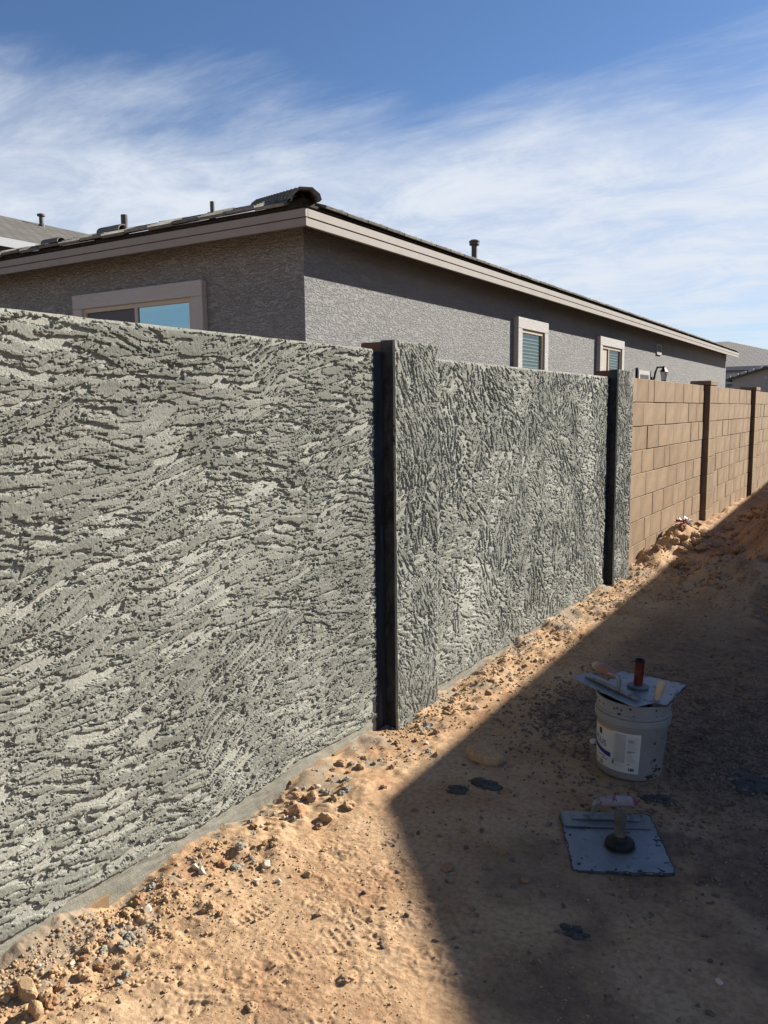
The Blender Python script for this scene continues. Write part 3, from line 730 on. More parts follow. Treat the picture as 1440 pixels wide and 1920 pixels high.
# door head beyond, lantern, gable vent, meter pipe
door = hb(MB().box(HX, HX+0.05, 17.25, 18.15, 0, 2.20, 0.005), 'door', M['surround'])
MB().box(HX+0.045, HX+0.056, 17.37, 18.03, 0.0, 2.12).build('door_leaf', M['dark'], door)
hb(MB().tube([(HX+0.06, 17.05, 0.5), (HX+0.06, 17.05, 2.24)], 0.03, 8), 'conduit', M['lantern'])
vent = hb(MB().box(HX, HX+0.03, 18.80, 19.20, 2.60, 2.83, 0.004), 'wall_vent', M['surround'])
MB().box(HX+0.028, HX+0.034, 18.85, 18.985, 2.66, 2.80).box(HX+0.028, HX+0.034, 19.015, 19.15, 2.66, 2.80).build('louvre', M['dark'], vent)
lan = hb(MB().tube([(HX+0.0, 18.50, 2.02), (HX+0.05, 18.50, 2.05), (HX+0.07, 18.52, 2.20), (HX+0.10, 18.56, 2.31), (HX+0.22, 18.62, 2.31)], 0.022, 8).lathe([(0.10, 0.0), (0.03, 0.09), (0.012, 0.13)], 6, (HX+0.22, 18.66, 2.21)).lathe([(0.06, -0.205), (0.06, -0.19)], 6, (HX+0.22, 18.66, 2.21)).box(HX, HX+0.02, 18.44, 18.56, 1.94, 2.10), 'wall_lantern', M['lantern'])
MB().lathe([(0.052, -0.188), (0.08, -0.002)], 6, (HX+0.22, 18.66, 2.21)).build('lantern_glass', M['blinds'], lan)

# ------------------------------------------------------------------ other houses
def simple_house(name, label, x0, x1, y0, y1, eave, pitch, wallm, roofm, over=0.4, hip=True, ridge='y', tile_rows=True):
    h = empty(name, ((x0+x1)/2, y0, 0)); tag(h, label, 'house')
    bx, by = (x0+x1)/2, y0
    def pb(mb, nm, m, parent=None):
        o = mb.build(nm, m, parent or h)
        if parent is None: o.location = (-bx, -by, 0)
        return o
    pb(MB().box(x0, x1, y0, y1, -0.2, eave+0.05), 'wall', wallm)
    X0, X1, Y0, Y1 = x0-over, x1+over, y0-over, y1+over
    w = (X1-X0)/2 if ridge == 'y' else (Y1-Y0)/2; rz_ = eave+0.16+pitch*w; z = eave+0.16
    if ridge == 'y':
        k = w if hip else 0.0
        A_, B_ = ((X0+X1)/2, Y0+k, rz_), ((X0+X1)/2, Y1-k, rz_)
        v = [(X0, Y0, z), (X1, Y0, z), (X1, Y1, z), (X0, Y1, z), A_, B_]
        f = [(1, 2, 5, 4), (3, 0, 4, 5), (0, 1, 4), (2, 3, 5), (0, 3, 2, 1)]
    else:
        k = w if hip else 0.0
        A_, B_ = (X0+k, (Y0+Y1)/2, rz_), (X1-k, (Y0+Y1)/2, rz_)
        v = [(X0, Y0, z), (X1, Y0, z), (X1, Y1, z), (X0, Y1, z), A_, B_]
        f = [(0, 1, 5, 4), (2, 3, 4, 5), (3, 0, 4), (1, 2, 5), (0, 3, 2, 1)]
    rf = pb(MB().add(v, f), 'roof', roofm)
    mb = MB()
    mb.box(X0, X1, Y0-0.02, Y0+0.02, eave-0.03, z-0.002); mb.box(X0, X1, Y1-0.02, Y1+0.02, eave-0.03, z-0.002)
    mb.box(X1-0.02, X1+0.02, Y0+0.021, Y1-0.021, eave-0.03, z-0.002); mb.box(X0-0.02, X0+0.02, Y0+0.021, Y1-0.021, eave-0.03, z-0.002)
    pb(mb, 'fascia', M['trim'])
    return h, pb, rf
M['trim'] = mat('grey_trim', (0.36, 0.38, 0.41), 0.7)
M['wall_blue'] = mat('blue_grey_wall', (0.20, 0.22, 0.25), 0.9, 0.06, 3, bump=0.3, bscale=20)
M['wall_pale'] = mat('pale_wall', (0.42, 0.42, 0.42), 0.9, 0.06, 3, bump=0.3, bscale=20)
M['wall_grey'] = mat('grey_wall', (0.30, 0.30, 0.31), 0.9, 0.06, 3, bump=0.3, bscale=20)
def rows_mat(name, c1, c2, axis):
    c1, c2 = kc(c1), kc(c2)
    m = bpy.data.materials.new(name); m.use_nodes = True; nt = m.node_tree; b = nt.nodes['Principled BSDF']
    b.inputs['Roughness'].default_value = 0.9
    t = nt.nodes.new('ShaderNodeTexCoord'); mp = nt.nodes.new('ShaderNodeMapping')
    if axis == 'y': mp.inputs['Rotation'].default_value = (0, 0, R(90))
    nt.links.new(t.outputs['Object'], mp.inputs[0])
    br = nt.nodes.new('ShaderNodeTexBrick'); br.inputs['Scale'].default_value = 1.0
    br.inputs['Brick Width'].default_value = 0.33; br.inputs['Row Height'].default_value = 0.33
    br.inputs['Mortar Size'].default_value = 0.018; br.inputs['Color1'].default_value = (*c1, 1); br.inputs['Color2'].default_value = (*c2, 1)
    br.inputs['Mortar'].default_value = (c1[0]*0.6, c1[1]*0.6, c1[2]*0.6, 1)
    nt.links.new(mp.outputs[0], br.inputs['Vector']); nt.links.new(br.outputs['Color'], b.inputs['Base Color'])
    bp = nt.nodes.new('ShaderNodeBump'); bp.inputs['Distance'].default_value = 0.03; bp.invert = True
    nt.links.new(br.outputs['Fac'], bp.inputs['Height']); nt.links.new(bp.outputs[0], b.inputs['Normal'])
    return m
M['rows_y'] = rows_mat('tile_rows_y', (0.085, 0.080, 0.070), (0.125, 0.116, 0.10), 'y')
M['rows_x'] = rows_mat('tile_rows_x', (0.215, 0.20, 0.185), (0.24, 0.222, 0.205), 'x')
M['rows_d'] = rows_mat('tile_rows_dark', (0.06, 0.058, 0.056), (0.09, 0.088, 0.085), 'y')

# two storey house beyond, its roof slope faces the side yard
hA, pA, rA = simple_house('house', 'two storey house with grey tile roof slope and a capped vent pipe', -25.6, -17.4, 4.0, 20.0, 5.15, 0.36, M['wall_blue'], M['rows_y'], hip=False)
# far houses at the end of the block wall
hB, pB, rB = simple_house('house', 'distant pale house with brown grey hip roof and wide teal window', -16.0, -3.2, 45.5, 56.0, 3.35, 0.30, M['wall_pale'], M['rows_x'], ridge='x')
hC = empty('house', (-4.57, 36.3, 0)); tag(hC, 'distant small grey house with dark gable roof edged in pale barrel tiles', 'house')
MB().add([(-1.25, 0, -0.2), (1.25, 0, -0.2), (1.25, 0, 2.62), (0, 0, 2.98), (-1.25, 0, 2.62), (-1.25, 9, -0.2), (1.25, 9, -0.2), (1.25, 9, 2.62), (0, 9, 2.98), (-1.25, 9, 2.62)],
         [(0, 1, 2, 3, 4), (9, 8, 7, 6, 5), (0, 4, 9, 5), (1, 6, 7, 2)]).build('wall', M['wall_grey'], hC)
MB().lathe([(0.07, 0.0), (0.07, 0.02)], 12).build('gable_vent', M['trim'], hC, (0.0, 0.0, 2.62), (R(90), 0, 0))
M['barrel'] = mat('pale_barrel_tile', (0.42, 0.41, 0.40), 0.8, 0.2, 6)
rC = MB()
for sg in (-1, 1):
    rC.add([(0, -0.30, 3.05), (sg*1.50, -0.30, 2.60), (sg*1.50, 9.3, 2.60), (0, 9.3, 3.05), (0, -0.30, 2.95), (sg*1.50, -0.30, 2.50), (sg*1.50, 9.3, 2.50), (0, 9.3, 2.95)],
           [(0, 1, 2, 3), (4, 7, 6, 5), (0, 4, 5, 1), (1, 5, 6, 2), (2, 6, 7, 3)])
rC = rC.build('roof', M['rows_d'], hC)
for sg in (-1, 1):
    for k in range(5):
        t = 0.12+k*0.29
        MB().tube([(sg*t, -0.26, 3.055-0.30*t), (sg*(t+0.20), -0.26, 3.055-0.30*(t+0.20))], 0.055, 10).build('barrel_tile', M['barrel'], rC)
# teal window of the pale house
wB = pB(MB().box(-8.9, -6.3, 45.43, 45.5, 2.35, 3.27, 0.01), 'window', M['trim'])
MB().box(-8.75, -7.65, 45.40, 45.428, 2.45, 3.17).build('pane', M['glass_sky'], wB)
MB().box(-7.55, -6.45, 45.40, 45.428, 2.45, 3.17).build('pane', M['glass_sky'], wB)
pp = MB().lathe([(0.10, -0.2), (0.09, 0.05), (0.06, 0.08), (0.06, 0.28), (0.11, 0.29), (0.11, 0.34), (0.05, 0.36)], 14)
pp.build('vent_pipe', M['metal'], hA, (-20.95-(-21.5), 15.2-4.0, 6.72))
# house whose roof shades the near ground (it stands just outside the picture, to the right)
CX, CY = 1.14, 7.02; TILT = R(2.0)
sh = empty('house', (CX, CY, 0), TILT)
tag(sh, 'house on the right whose gable roof throws the shadow over the side yard', 'house')
MB().box(0.42, 10.6, 0.40, 16.0, -0.2, 3.0).build('wall', M['house'], sh)
g_ = MB()
ez = 3.10; gp = 0.475; rgx = 5.5
g_.add([(0, 0, ez), (rgx, 0, ez+gp*rgx), (11, 0, ez), (0, 16.4, ez), (rgx, 16.4, ez+gp*rgx), (11, 16.4, ez),
        (0, 0, ez-0.12), (rgx, 0, ez+gp*rgx-0.12), (11, 0, ez-0.12), (0, 16.4, ez-0.12), (rgx, 16.4, ez+gp*rgx-0.12), (11, 16.4, ez-0.12)],
       [(0, 1, 4, 3), (1, 2, 5, 4), (6, 9, 10, 7), (7, 10, 11, 8), (0, 3, 9, 6), (2, 8, 11, 5), (0, 6, 7, 1), (1, 7, 8, 2), (3, 4, 10, 9), (4, 5, 11, 10)])
g_.build('roof', M['rows_y'], sh)
MB().add([(0.42, 0.405, 2.995), (10.6, 0.405, 2.995), (rgx, 0.405, 2.995+gp*rgx-0.1), (0.42, 0.55, 2.995), (10.6, 0.55, 2.995), (rgx, 0.55, 2.995+gp*rgx-0.1)], [(0, 1, 2), (3, 5, 4), (0, 3, 4, 1), (1, 4, 5, 2), (2, 5, 3, 0)]).build('gable_wall', M['house'], sh)

# ------------------------------------------------------------------ bucket
def plastic(name, col, rough=0.45, var=0.08, vs__=10, speck=None): return mat(name, col, rough, var, vs__, spec=0.4, speck=speck, speck_scale=35, speck_cut=0.70)
M['bucket'] = plastic('grey_bucket', (0.23, 0.24, 0.25), 0.5, 0.10, 9, speck=(0.14, 0.145, 0.145))
M['label'] = mat('label_paper', (0.52, 0.52, 0.50), 0.6, 0.06, 20)
M['ink'] = mat('ink_grey', (0.36, 0.36, 0.35), 0.7)
M['ink_dark'] = mat('ink_dark', (0.035, 0.035, 0.05), 0.7)
M['ink_blue'] = mat('ink_blue', (0.015, 0.025, 0.20), 0.6)
M['ink_yellow'] = mat('ink_yellow', (0.62, 0.38, 0.05), 0.6)
M['ink_purple'] = mat('ink_purple', (0.05, 0.03, 0.13), 0.6)
BXc, BYc = -0.818, 3.10
bz0 = gz(BXc, BYc)+0.002
bucket = empty('bucket', (BXc, BYc, bz0))
bucket.rotation_euler = (R(-0.8), R(2.2), 0)
tag(bucket, 'grey plastic five gallon bucket with a printed paper label', 'bucket')
HB = 0.305
def rad(z): return 0.1225+0.0165*z/HB
prof = [(0.112, 0.0), (0.1195, 0.004), (rad(0.012), 0.012), (rad(0.21), 0.21), (rad(0.21)+0.001, 0.212), (rad(HB-0.004), HB-0.004), (rad(HB)-0.001, HB), (rad(HB)-0.0035, HB-0.002), (rad(0.2)-0.0035, 0.2), (0.115, 0.012), (0.02, 0.010)]
MB().lathe(prof, 56, cap1=True).build('body', M['bucket'], bucket, smooth=True)
def collar(z0, z1, out):
    r0, r1 = rad(z0), rad(z1)
    MB().lathe([(r0+0.0003, z0-0.001), (r0+out, z0), (r1+out, z1-0.003), (r1+out-0.002, z1), (r1+0.0003, z1+0.001)], 56, cap0=False, cap1=False).build('collar', M['bucket'], bucket, smooth=False)
collar(0.220, 0.245, 0.0085); collar(0.249, 0.258, 0.0045); collar(0.296, 0.3045, 0.0055)
cam_ang = math.atan2(0-BYc, 0-BXc)           # direction from the bucket to where the label roughly faces
def arc(a0, a1, z0, z1, off, n=None, zf=None):
    """curved patch on the bucket; a in degrees to the right of the label axis, zf shifts z along a"""
    n = n or max(2, int(abs(a1-a0)/4)); vs_ = []; fs = []
    z0, z1 = 0.034+(z0-0.052)*0.8144, 0.034+(z1-0.052)*0.8144
    for i in range(n+1):
        t = a0+(a1-a0)*i/n; th = cam_ang + R(t); dz = zf(t) if zf else 0
        for z in (z0+dz, z1+dz):
            r_ = rad(z)+off; vs_.append((r_*math.cos(th), r_*math.sin(th), z))
    for i in range(n): fs.append((2*i, 2*i+2, 2*i+3, 2*i+1))
    return vs_, fs
def patch(items, name, m, parent, off):
    mb = MB()
    for it in items: mb.add(*arc(*it[:4], off, zf=it[4] if len(it) > 4 else None))
    return mb.build(name, m, parent)
lab = MB()
vs_, fs = arc(-112, 15, 0.052, 0.246, 0.0012, 30); lab.add(vs_, fs)
label = lab.build('label', M['label'], bucket)
patch([(-110, -31, 0.238, 0.2455)], 'yellow_stripe', M['ink_yellow'], label, 0.0018)
patch([(-63, -55, 0.202, 0.232)], 'logo_mark', M['ink_purple'], label, 0.0018)
patch([(-100, -34, 0.108, 0.130, lambda t: 0.030*((-t-34)/66)**1.5)], 'blue_swoosh', M['ink_blue'], label, 0.0018)
patch([(-28.8, -28.0, 0.080, 0.243)], 'fold_line', M['ink'], label, 0.0018)
patch([(-30.0, -27.4, 0.084, 0.098), (-29.6, -27.8, 0.098, 0.110)], 'tear_mark', M['ink_dark'], label, 0.0022)
patch([(-26.5, -8.5, 0.098, 0.238)], 'text_panel', mat('panel_grey', (0.36, 0.37, 0.36), 0.7, 0.05, 30), label, 0.0016)
lines = []; random.seed(3)
z = 0.233
while z > 0.102:
    if random.random() > 0.12: lines.append((-25.5, -25.5+random.uniform(10, 16), z-0.0016, z))
    if random.random() > 0.10: lines.append((-6.5, -6.5+random.uniform(9, 18), z-0.0018, z))
    z -= 0.0044
for k in range(4): lines.append((-34, -34+random.uniform(20, 30), 0.090-k*0.005, 0.0915-k*0.005))
tag(patch(lines, 'fine_print', M['ink'], label, 0.0021), kind='stuff')
heavy = [(-6, 3, 0.212, 0.2145), (-5, 6, 0.206, 0.2082), (-5, 8, 0.158, 0.1605), (-6, 1, 0.1525, 0.155), (-5, 0, 0.094, 0.0975),
         (-62, -46, 0.100, 0.1035), (-54, -40, 0.089, 0.0925), (-75, -66, 0.068, 0.073)]
for q in range(3): heavy += [(-60+q*3.4, -57.8+q*3.4, 0.071, 0.077), (-60+q*3.4, -57.8+q*3.4, 0.061, 0.067)]
tag(patch(heavy, 'bold_print', M['ink_dark'], label, 0.0023), kind='stuff')
patch([(-2+k*1.05, -2+k*1.05+random.choice((0.35, 0.6, 0.8)), 0.064, 0.078) for k in range(9)], 'barcode', M['ink_dark'], label, 0.0022)
# wrapped lettering
tcv = bpy.data.curves.new('lettering', 'FONT'); tcv.body = 'PLUS'; tcv.size = 0.034; tcv.resolution_u = 3; tcv.space_character = 1.02
tob = bpy.data.objects.new('lettering_tmp', tcv); COL.objects.link(tob)
dg = bpy.context.evaluated_depsgraph_get(); tme = bpy.data.meshes.new_from_object(tob.evaluated_get(dg))
bpy.data.objects.remove(tob)
xmax = max(v.co.x for v in tme.vertices)
for v in tme.vertices:
    z = 0.114+v.co.y; r_ = rad(z)+0.0025
    t = cam_ang + R(-44) + (v.co.x-xmax)/r_
    z = z + 0.012*((xmax-v.co.x)/xmax)
    v.co = (r_*math.cos(t), r_*math.sin(t), z)
tme.materials.clear(); tme.materials.append(M['ink_blue'])
link_mesh('lettering', tme, None, label)
# handle ear and wire bail hanging behind
th = cam_ang+R(-96)
ex, ey = math.cos(th), math.sin(th)
r_ = rad(0.15)
MB().lathe([(0.014, -0.006), (0.014, 0.004), (0.008, 0.006)], 12, (ex*(r_+0.012), ey*(r_+0.012), 0.085)).build('bail_grip', M['label'], bucket)

# ------------------------------------------------------------------ hawks and trowels
M['alu'] = mat('hawk_aluminium', (0.24, 0.26, 0.285), 0.5, 0.14, 12, metal=0.3, bump=0.15, bscale=60, speck=(0.17, 0.18, 0.185), speck_scale=26, speck_cut=0.62, bdist=0.002)
M['crust'] = mat('mortar_crust', (0.075, 0.08, 0.085), 0.8, 0.4, 40, bump=0.8, bscale=120)
M['blade'] = mat('trowel_steel', (0.22, 0.24, 0.255), 0.45, 0.18, 16, metal=0.45, speck=(0.14, 0.15, 0.15), speck_scale=30, speck_cut=0.60)
M['red'] = mat('red_grip', (0.13, 0.014, 0.010), 0.55, 0.35, 14, speck=(0.07, 0.035, 0.03), speck_scale=30, speck_cut=0.58)
M['rubber'] = mat('black_rubber', (0.010, 0.011, 0.013), 0.6, 0.2, 20)
M['grey_base'] = mat('grey_flange', (0.13, 0.15, 0.17), 0.6, 0.2, 20)
M['pinkwood'] = mat('stained_wood_grip', (0.33, 0.19, 0.155), 0.7, 0.25, 18, speck=(0.40, 0.34, 0.32), speck_scale=50, speck_cut=0.55, stretch=(0.3, 1, 1))
M['purple_grip'] = mat('purple_mottled_grip', (0.30, 0.27, 0.29), 0.75, 0.2, 18, speck=(0.22, 0.05, 0.11), speck_scale=38, speck_cut=0.54)
M['wood'] = mat('pale_wood', (0.55, 0.42, 0.27), 0.75, 0.2, 20, speck=(0.20, 0.12, 0.075), speck_scale=45, speck_cut=0.60, stretch=(1, 1, 0.35))
M['creamy'] = mat('caked_grip', (0.095, 0.095, 0.08), 0.75, 0.25, 30, speck=(0.12, 0.12, 0.10), speck_scale=40, speck_cut=0.56)

def plate(sx, sy, th, seed, rag=0.004, rc=0.016, n=26):
    """worn square plate outline with rounded corners"""
    rg = random.Random(seed); pts = []
    per = []
    for (cx_, cy_, a0) in ((sx/2-rc, sy/2-rc, 0), (-sx/2+rc, sy/2-rc, 90), (-sx/2+rc, -sy/2+rc, 180), (sx/2-rc, -sy/2+rc, 270)):
        for k in range(4):
            t = R(a0+30*k); per.append((cx_+rc*math.cos(t), cy_+rc*math.sin(t)))
    out = []
    for i in range(len(per)):
        p, q = per[i], per[(i+1) % len(per)]; L = math.hypot(q[0]-p[0], q[1]-p[1]); m_ = max(1, int(L/0.014))
        for k in range(m_): out.append((p[0]+(q[0]-p[0])*k/m_, p[1]+(q[1]-p[1])*k/m_))
    return [(x_+rg.uniform(-rag, rag)*0.5, y_+rg.uniform(-rag, rag)*0.5) for x_, y_ in out]
def prism(out, z0, z1, mb=None):
    mb = mb or MB(); n = len(out)
    mb.add([(x_, y_, z0) for x_, y_ in out]+[(x_, y_, z1) for x_, y_ in out],
           [tuple(reversed(range(n))), tuple(range(n, 2*n))]+[(i, (i+1) % n, n+(i+1) % n, n+i) for i in range(n)])
    return mb
def make_hawk(label, pos, rot, sx, sy, seed, grip_off, parts):
    h = empty('plaster_hawk', pos); h.rotation_euler = rot; tag(h, label, 'hawk', 'plaster hawks')
    prism(plate(sx, sy, 0.004, seed, 0.003), 0.0, 0.004).build('plate', M['alu'], h)
    # crust of mortar along the rim
    o_ = plate(sx+0.004, sy+0.004, 0.004, seed+1, 0.007); rg = random.Random(seed)
    n = len(o_); inn_ = [(x_*(1-rg.uniform(0.008, 0.030)), y_*(1-rg.uniform(0.008, 0.030))) for x_, y_ in o_]
    mb = MB(); mb.add([(x_, y_, -0.003) for x_, y_ in o_]+[(x_, y_, 0.0045) for x_, y_ in o_]+[(x_, y_, 0.0052) for x_, y_ in inn_],
                      [(i, (i+1) % n, n+(i+1) % n, n+i) for i in range(n)]+[(n+i, n+(i+1) % n, 2*n+(i+1) % n, 2*n+i) for i in range(n)])
    mb.build('rim_crust', M['crust'], h)
    gx, gy = grip_off
    for nm, prof_, m_ in parts:
        MB().lathe(prof_, 28, (gx, gy, 0.0)).build(nm, M[m_], h, smooth=False)
    return h
z2 = max(gz(-0.70+dx, 2.51+dy) for dx in (-0.12, 0, 0.12) for dy in (-0.12, 0, 0.12))+0.004
hawk2 = make_hawk('plaster hawk lying on the dirt, black disc under a caked grey grip', (-0.703, 2.507, z2), (R(1.0), R(-0.5), R(27.0)), 0.305, 0.355, 5, (0.012, -0.035),
    [('collar', [(0.050, 0.0042), (0.051, 0.006), (0.047, 0.007)], 'creamy'), ('disc', [(0.044, 0.007), (0.046, 0.010), (0.046, 0.022), (0.042, 0.027), (0.025, 0.032), (0.021, 0.045)], 'rubber'),
     ('grip', [(0.0195, 0.045), (0.0185, 0.06), (0.0180, 0.085), (0.0195, 0.105), (0.0205, 0.116), (0.017, 0.125), (0.008, 0.127)], 'creamy')])
z1_ = bz0+HB+0.009
hawk1 = make_hawk('plaster hawk laid across the bucket, with a worn red tube grip', (-0.792, 3.163, z1_), (R(-0.8), R(2.2), R(-2)), 0.268, 0.30, 9, (-0.010, -0.022),
    [('flange', [(0.040, 0.0042), (0.041, 0.007), (0.036, 0.009), (0.041, 0.011), (0.041, 0.015), (0.034, 0.018)], 'grey_base'),
     ('grip', [(0.0165, 0.018), (0.0175, 0.03), (0.0180, 0.08), (0.0185, 0.108)], 'red'),
     ('grip_end', [(0.0192, 0.1085), (0.0197, 0.118), (0.0175, 0.120), (0.0150, 0.119), (0.0145, 0.105)], 'rubber')])
def make_trowel(label, pos, rot, L, Wd, gm, seed):
    t = empty('plaster_trowel', pos); t.rotation_euler = rot; tag(t, label, 'trowel', 'plaster trowels')
    prism(plate(L, Wd, 0.002, seed, 0.0015, 0.010), 0.0, 0.0022).build('blade', M['blade'], t)
    MB().tube([(-L*0.40, 0, 0.006), (-L*0.2, 0, 0.010), (0.0, 0, 0.011), (L*0.25, 0, 0.009), (L*0.40, 0, 0.006)], [0.006, 0.009, 0.010, 0.009, 0.006], 10, 1.0).build('mounting_bar', M['blade'], t)
    MB().tube([(0.035, 0, 0.008), (0.042, 0, 0.030), (0.040, 0, 0.052), (0.030, 0, 0.064), (0.012, 0, 0.066)], [0.0085, 0.008, 0.0085, 0.011, 0.012], 10).build('shank', M['blade'], t)
    MB().tube([(0.020, 0, 0.066), (0.010, 0, 0.067), (-0.02, 0, 0.070), (-0.06, 0, 0.072), (-0.092, 0, 0.069), (-0.104, 0, 0.066)], [0.013, 0.0165, 0.0185, 0.0190, 0.0165, 0.009], 14).build('handle', M[gm], t, smooth=True)
    return t
ca, sa = math.cos(R(27)), math.sin(R(27))
tx, ty = -0.703 + (-0.005)*ca - 0.125*sa, 2.507 + (-0.005)*sa + 0.125*ca
make_trowel('steel trowel with purple mottled grip lying on the hawk on the dirt', (tx, ty, z2+0.0085), (R(1.0), R(-0.5), R(207)), 0.285, 0.105, 'purple_grip', 21)
make_trowel('steel trowel with worn pinkish wooden grip lying on the bucket', (-0.885, 3.060, z1_+0.0085), (R(-0.8), R(2.2), R(-30)), 0.355, 0.108, 'pinkwood', 22)
st = MB().tube([(-0.02, 0.04, -0.13), (0.002, 0.006, -0.02), (0.014, 0.012, 0.05), (0.020, 0.018, 0.085)], [0.0125, 0.0135, 0.0150, 0.0165], 12)
sk = empty('brush', (-0.717, 3.043, z1_-0.006)); sk.rotation_euler = (R(-3), R(4), 0)
tag(sk, 'chipped wooden brush handle standing up out of the bucket', 'brush')
st.build('handle', M['wood'], sk, smooth=True)
MB().box(-0.05, 0.01, 0.032, 0.056, -0.175, -0.128, 0.004).build('bristle_block', M['wood'], sk)

# ------------------------------------------------------------------ rocks, clods, gravel
def rock_mesh(seed, sub, jag):
    bm = bmesh.new(); bmesh.ops.create_icosphere(bm, subdivisions=sub, radius=0.5)
    rg = np.random.default_rng(seed)
    dirs = rg.normal(size=(9, 3)); dirs /= np.linalg.norm(dirs, axis=1)[:, None]; cut = rg.uniform(0.27, 0.46, 9)
    sc = rg.uniform(0.75, 1.15, 3)
    for v in bm.verts:
        p = np.array(v.co)
        for d, c in zip(dirs, cut):                 # facet the stone by clipping against planes
            k = p@d
            if k > c: p = p - d*(k-c)
        p = p*sc*(1+jag*rg.normal()*0.5)
        v.co = p
    me = bpy.data.meshes.new('rock'); bm.to_mesh(me); bm.free(); return me
def clod_mesh(seed, sub, amp):
    bm = bmesh.new(); bmesh.ops.create_icosphere(bm, subdivisions=sub, radius=0.5)
    rg = np.random.default_rng(seed); P = np.array([v.co[:] for v in bm.verts]); d = np.zeros(len(P))
    for fr, a_ in ((2.2, 1.0), (4.5, 0.65), (9.0, 0.40), (17.0, 0.22)):
        for q in range(4):
            w = rg.normal(size=3); w *= fr/np.linalg.norm(w); d += a_*np.abs(np.sin(P@w*2+rg.uniform(0, 6.28)))*0.5
    d = (d-d.mean())/d.std(); P = P*(1+amp*d)[:, None]*rg.uniform(0.8, 1.15, 3)
    for v, p in zip(bm.verts, P): v.co = p
    me = bpy.data.meshes.new('clod'); bm.to_mesh(me); bm.free(); return me
variants = {}
for m_ in ('rock_tan', 'rock_red', 'rock_grey'):
    for k in range(5):
        me = clod_mesh(700+k+{'rock_tan': 0, 'rock_red': 10, 'rock_grey': 30}[m_], 3, 0.15); me.materials.append(M[m_]); variants[('clod_'+m_, k)] = me
for m_ in ('rock_tan', 'rock_red', 'rock_pale', 'rock_grey'):
    for k in range(4):
        me = rock_mesh(300+k + {'rock_tan': 0, 'rock_red': 10, 'rock_pale': 20, 'rock_grey': 30}[m_], 3, 0.018); me.materials.append(M[m_])
        variants[(m_, k)] = me
def rock(x, y, s, m_, label, group=None, flat=0.68, cat='rock', name='rock', sink=0.22):
    o = bpy.data.objects.new(name, variants[(('clod_'+m_ if name != 'rock' and m_ != 'rock_pale' else m_), random.randrange(4))]); COL.objects.link(o)
    o.scale = (s*random.uniform(0.95, 1.2), s*random.uniform(0.8, 1.0), s*flat*random.uniform(0.9, 1.1))
    o.rotation_euler = (random.uniform(-.25, .25), random.uniform(-.25, .25), random.uniform(0, 6.28))
    o.location = (x, y, gz(x, y)+s*flat*(0.40-sink)); tag(o, label, cat, group); return o
rock(-1.335, 2.88, 0.145, 'rock_tan', 'large brown sandstone rock at the edge of the shade', flat=0.62)
rock(-1.699, 2.116, 0.085, 'rock_red', 'reddish tan rock, largest of the group near the middle of the stuccoed wall', flat=0.7)
rock(-1.714, 1.078, 0.062, 'rock_tan', 'rounded tan rock with another rock right beside it at the wall foot', 'pair of rocks at the wall foot', 0.8)
rock(-1.638, 1.051, 0.060, 'rock_tan', 'rounded tan rock with another rock right beside it at the wall foot', 'pair of rocks at the wall foot', 0.8)
rock(-1.582, 1.814, 0.046, 'rock_pale', 'pale broken stone with a bright cleaved face among clods', flat=0.8)
rock(-1.658, 1.757, 0.036, 'rock_grey', 'grey lump of stucco beside the pale broken stone', cat='stucco lump', name='stucco_lump')
rock(-1.624, 3.538, 0.062, 'rock_red', 'dark brown stone just past the pilaster foot', flat=0.85)
rock(-1.094, 2.091, 0.054, 'rock_red', 'flat reddish stone alone in the shade', flat=0.55)
rock(-1.079, 1.523, 0.055, 'rock_tan', 'broken tan crust of dirt among the boot prints', flat=0.35, cat='clod', name='dirt_clod')
rock(-0.291, 2.002, 0.022, 'rock_pale', 'small white pebble alone on the shaded dirt', flat=0.5)
LIT = [(-1.729,2.245,.049),(-1.572,2.250,.042),(-1.593,2.141,.041),(-1.775,1.806,.028),(-1.727,1.427,.024),(-1.700,1.404,.019),(-1.657,1.199,.036),(-1.723,1.159,.027),(-1.702,3.275,.045)]
for q in LIT: rock(*q, 'rock_tan', 'tan clod lying in the loose dirt along the stuccoed wall', 'clods along the stuccoed wall', cat='clod', name='dirt_clod', flat=0.75)
for q in [(-1.293,1.701,.027),(-1.437,1.264,.016),(-1.217,1.328,.032)]: rock(*q, 'rock_tan', 'small tan clod on the sunlit trodden dirt between boot prints', 'clods among the boot prints', cat='clod', name='dirt_clod', flat=0.5)
for q in [(-1.152,2.679,.040),(-1.186,2.575,.031),(-1.151,2.318,.032),(-0.984,2.256,.034),(-1.247,2.331,.022),(-1.294,2.212,.025),(-0.863,2.146,.035),(-1.045,2.272,.028),(-0.460,2.561,.024)]:
    rock(*q, 'rock_red', 'small brown stone lying on the shaded dirt', 'stones in the shade', flat=0.6)
k = 0
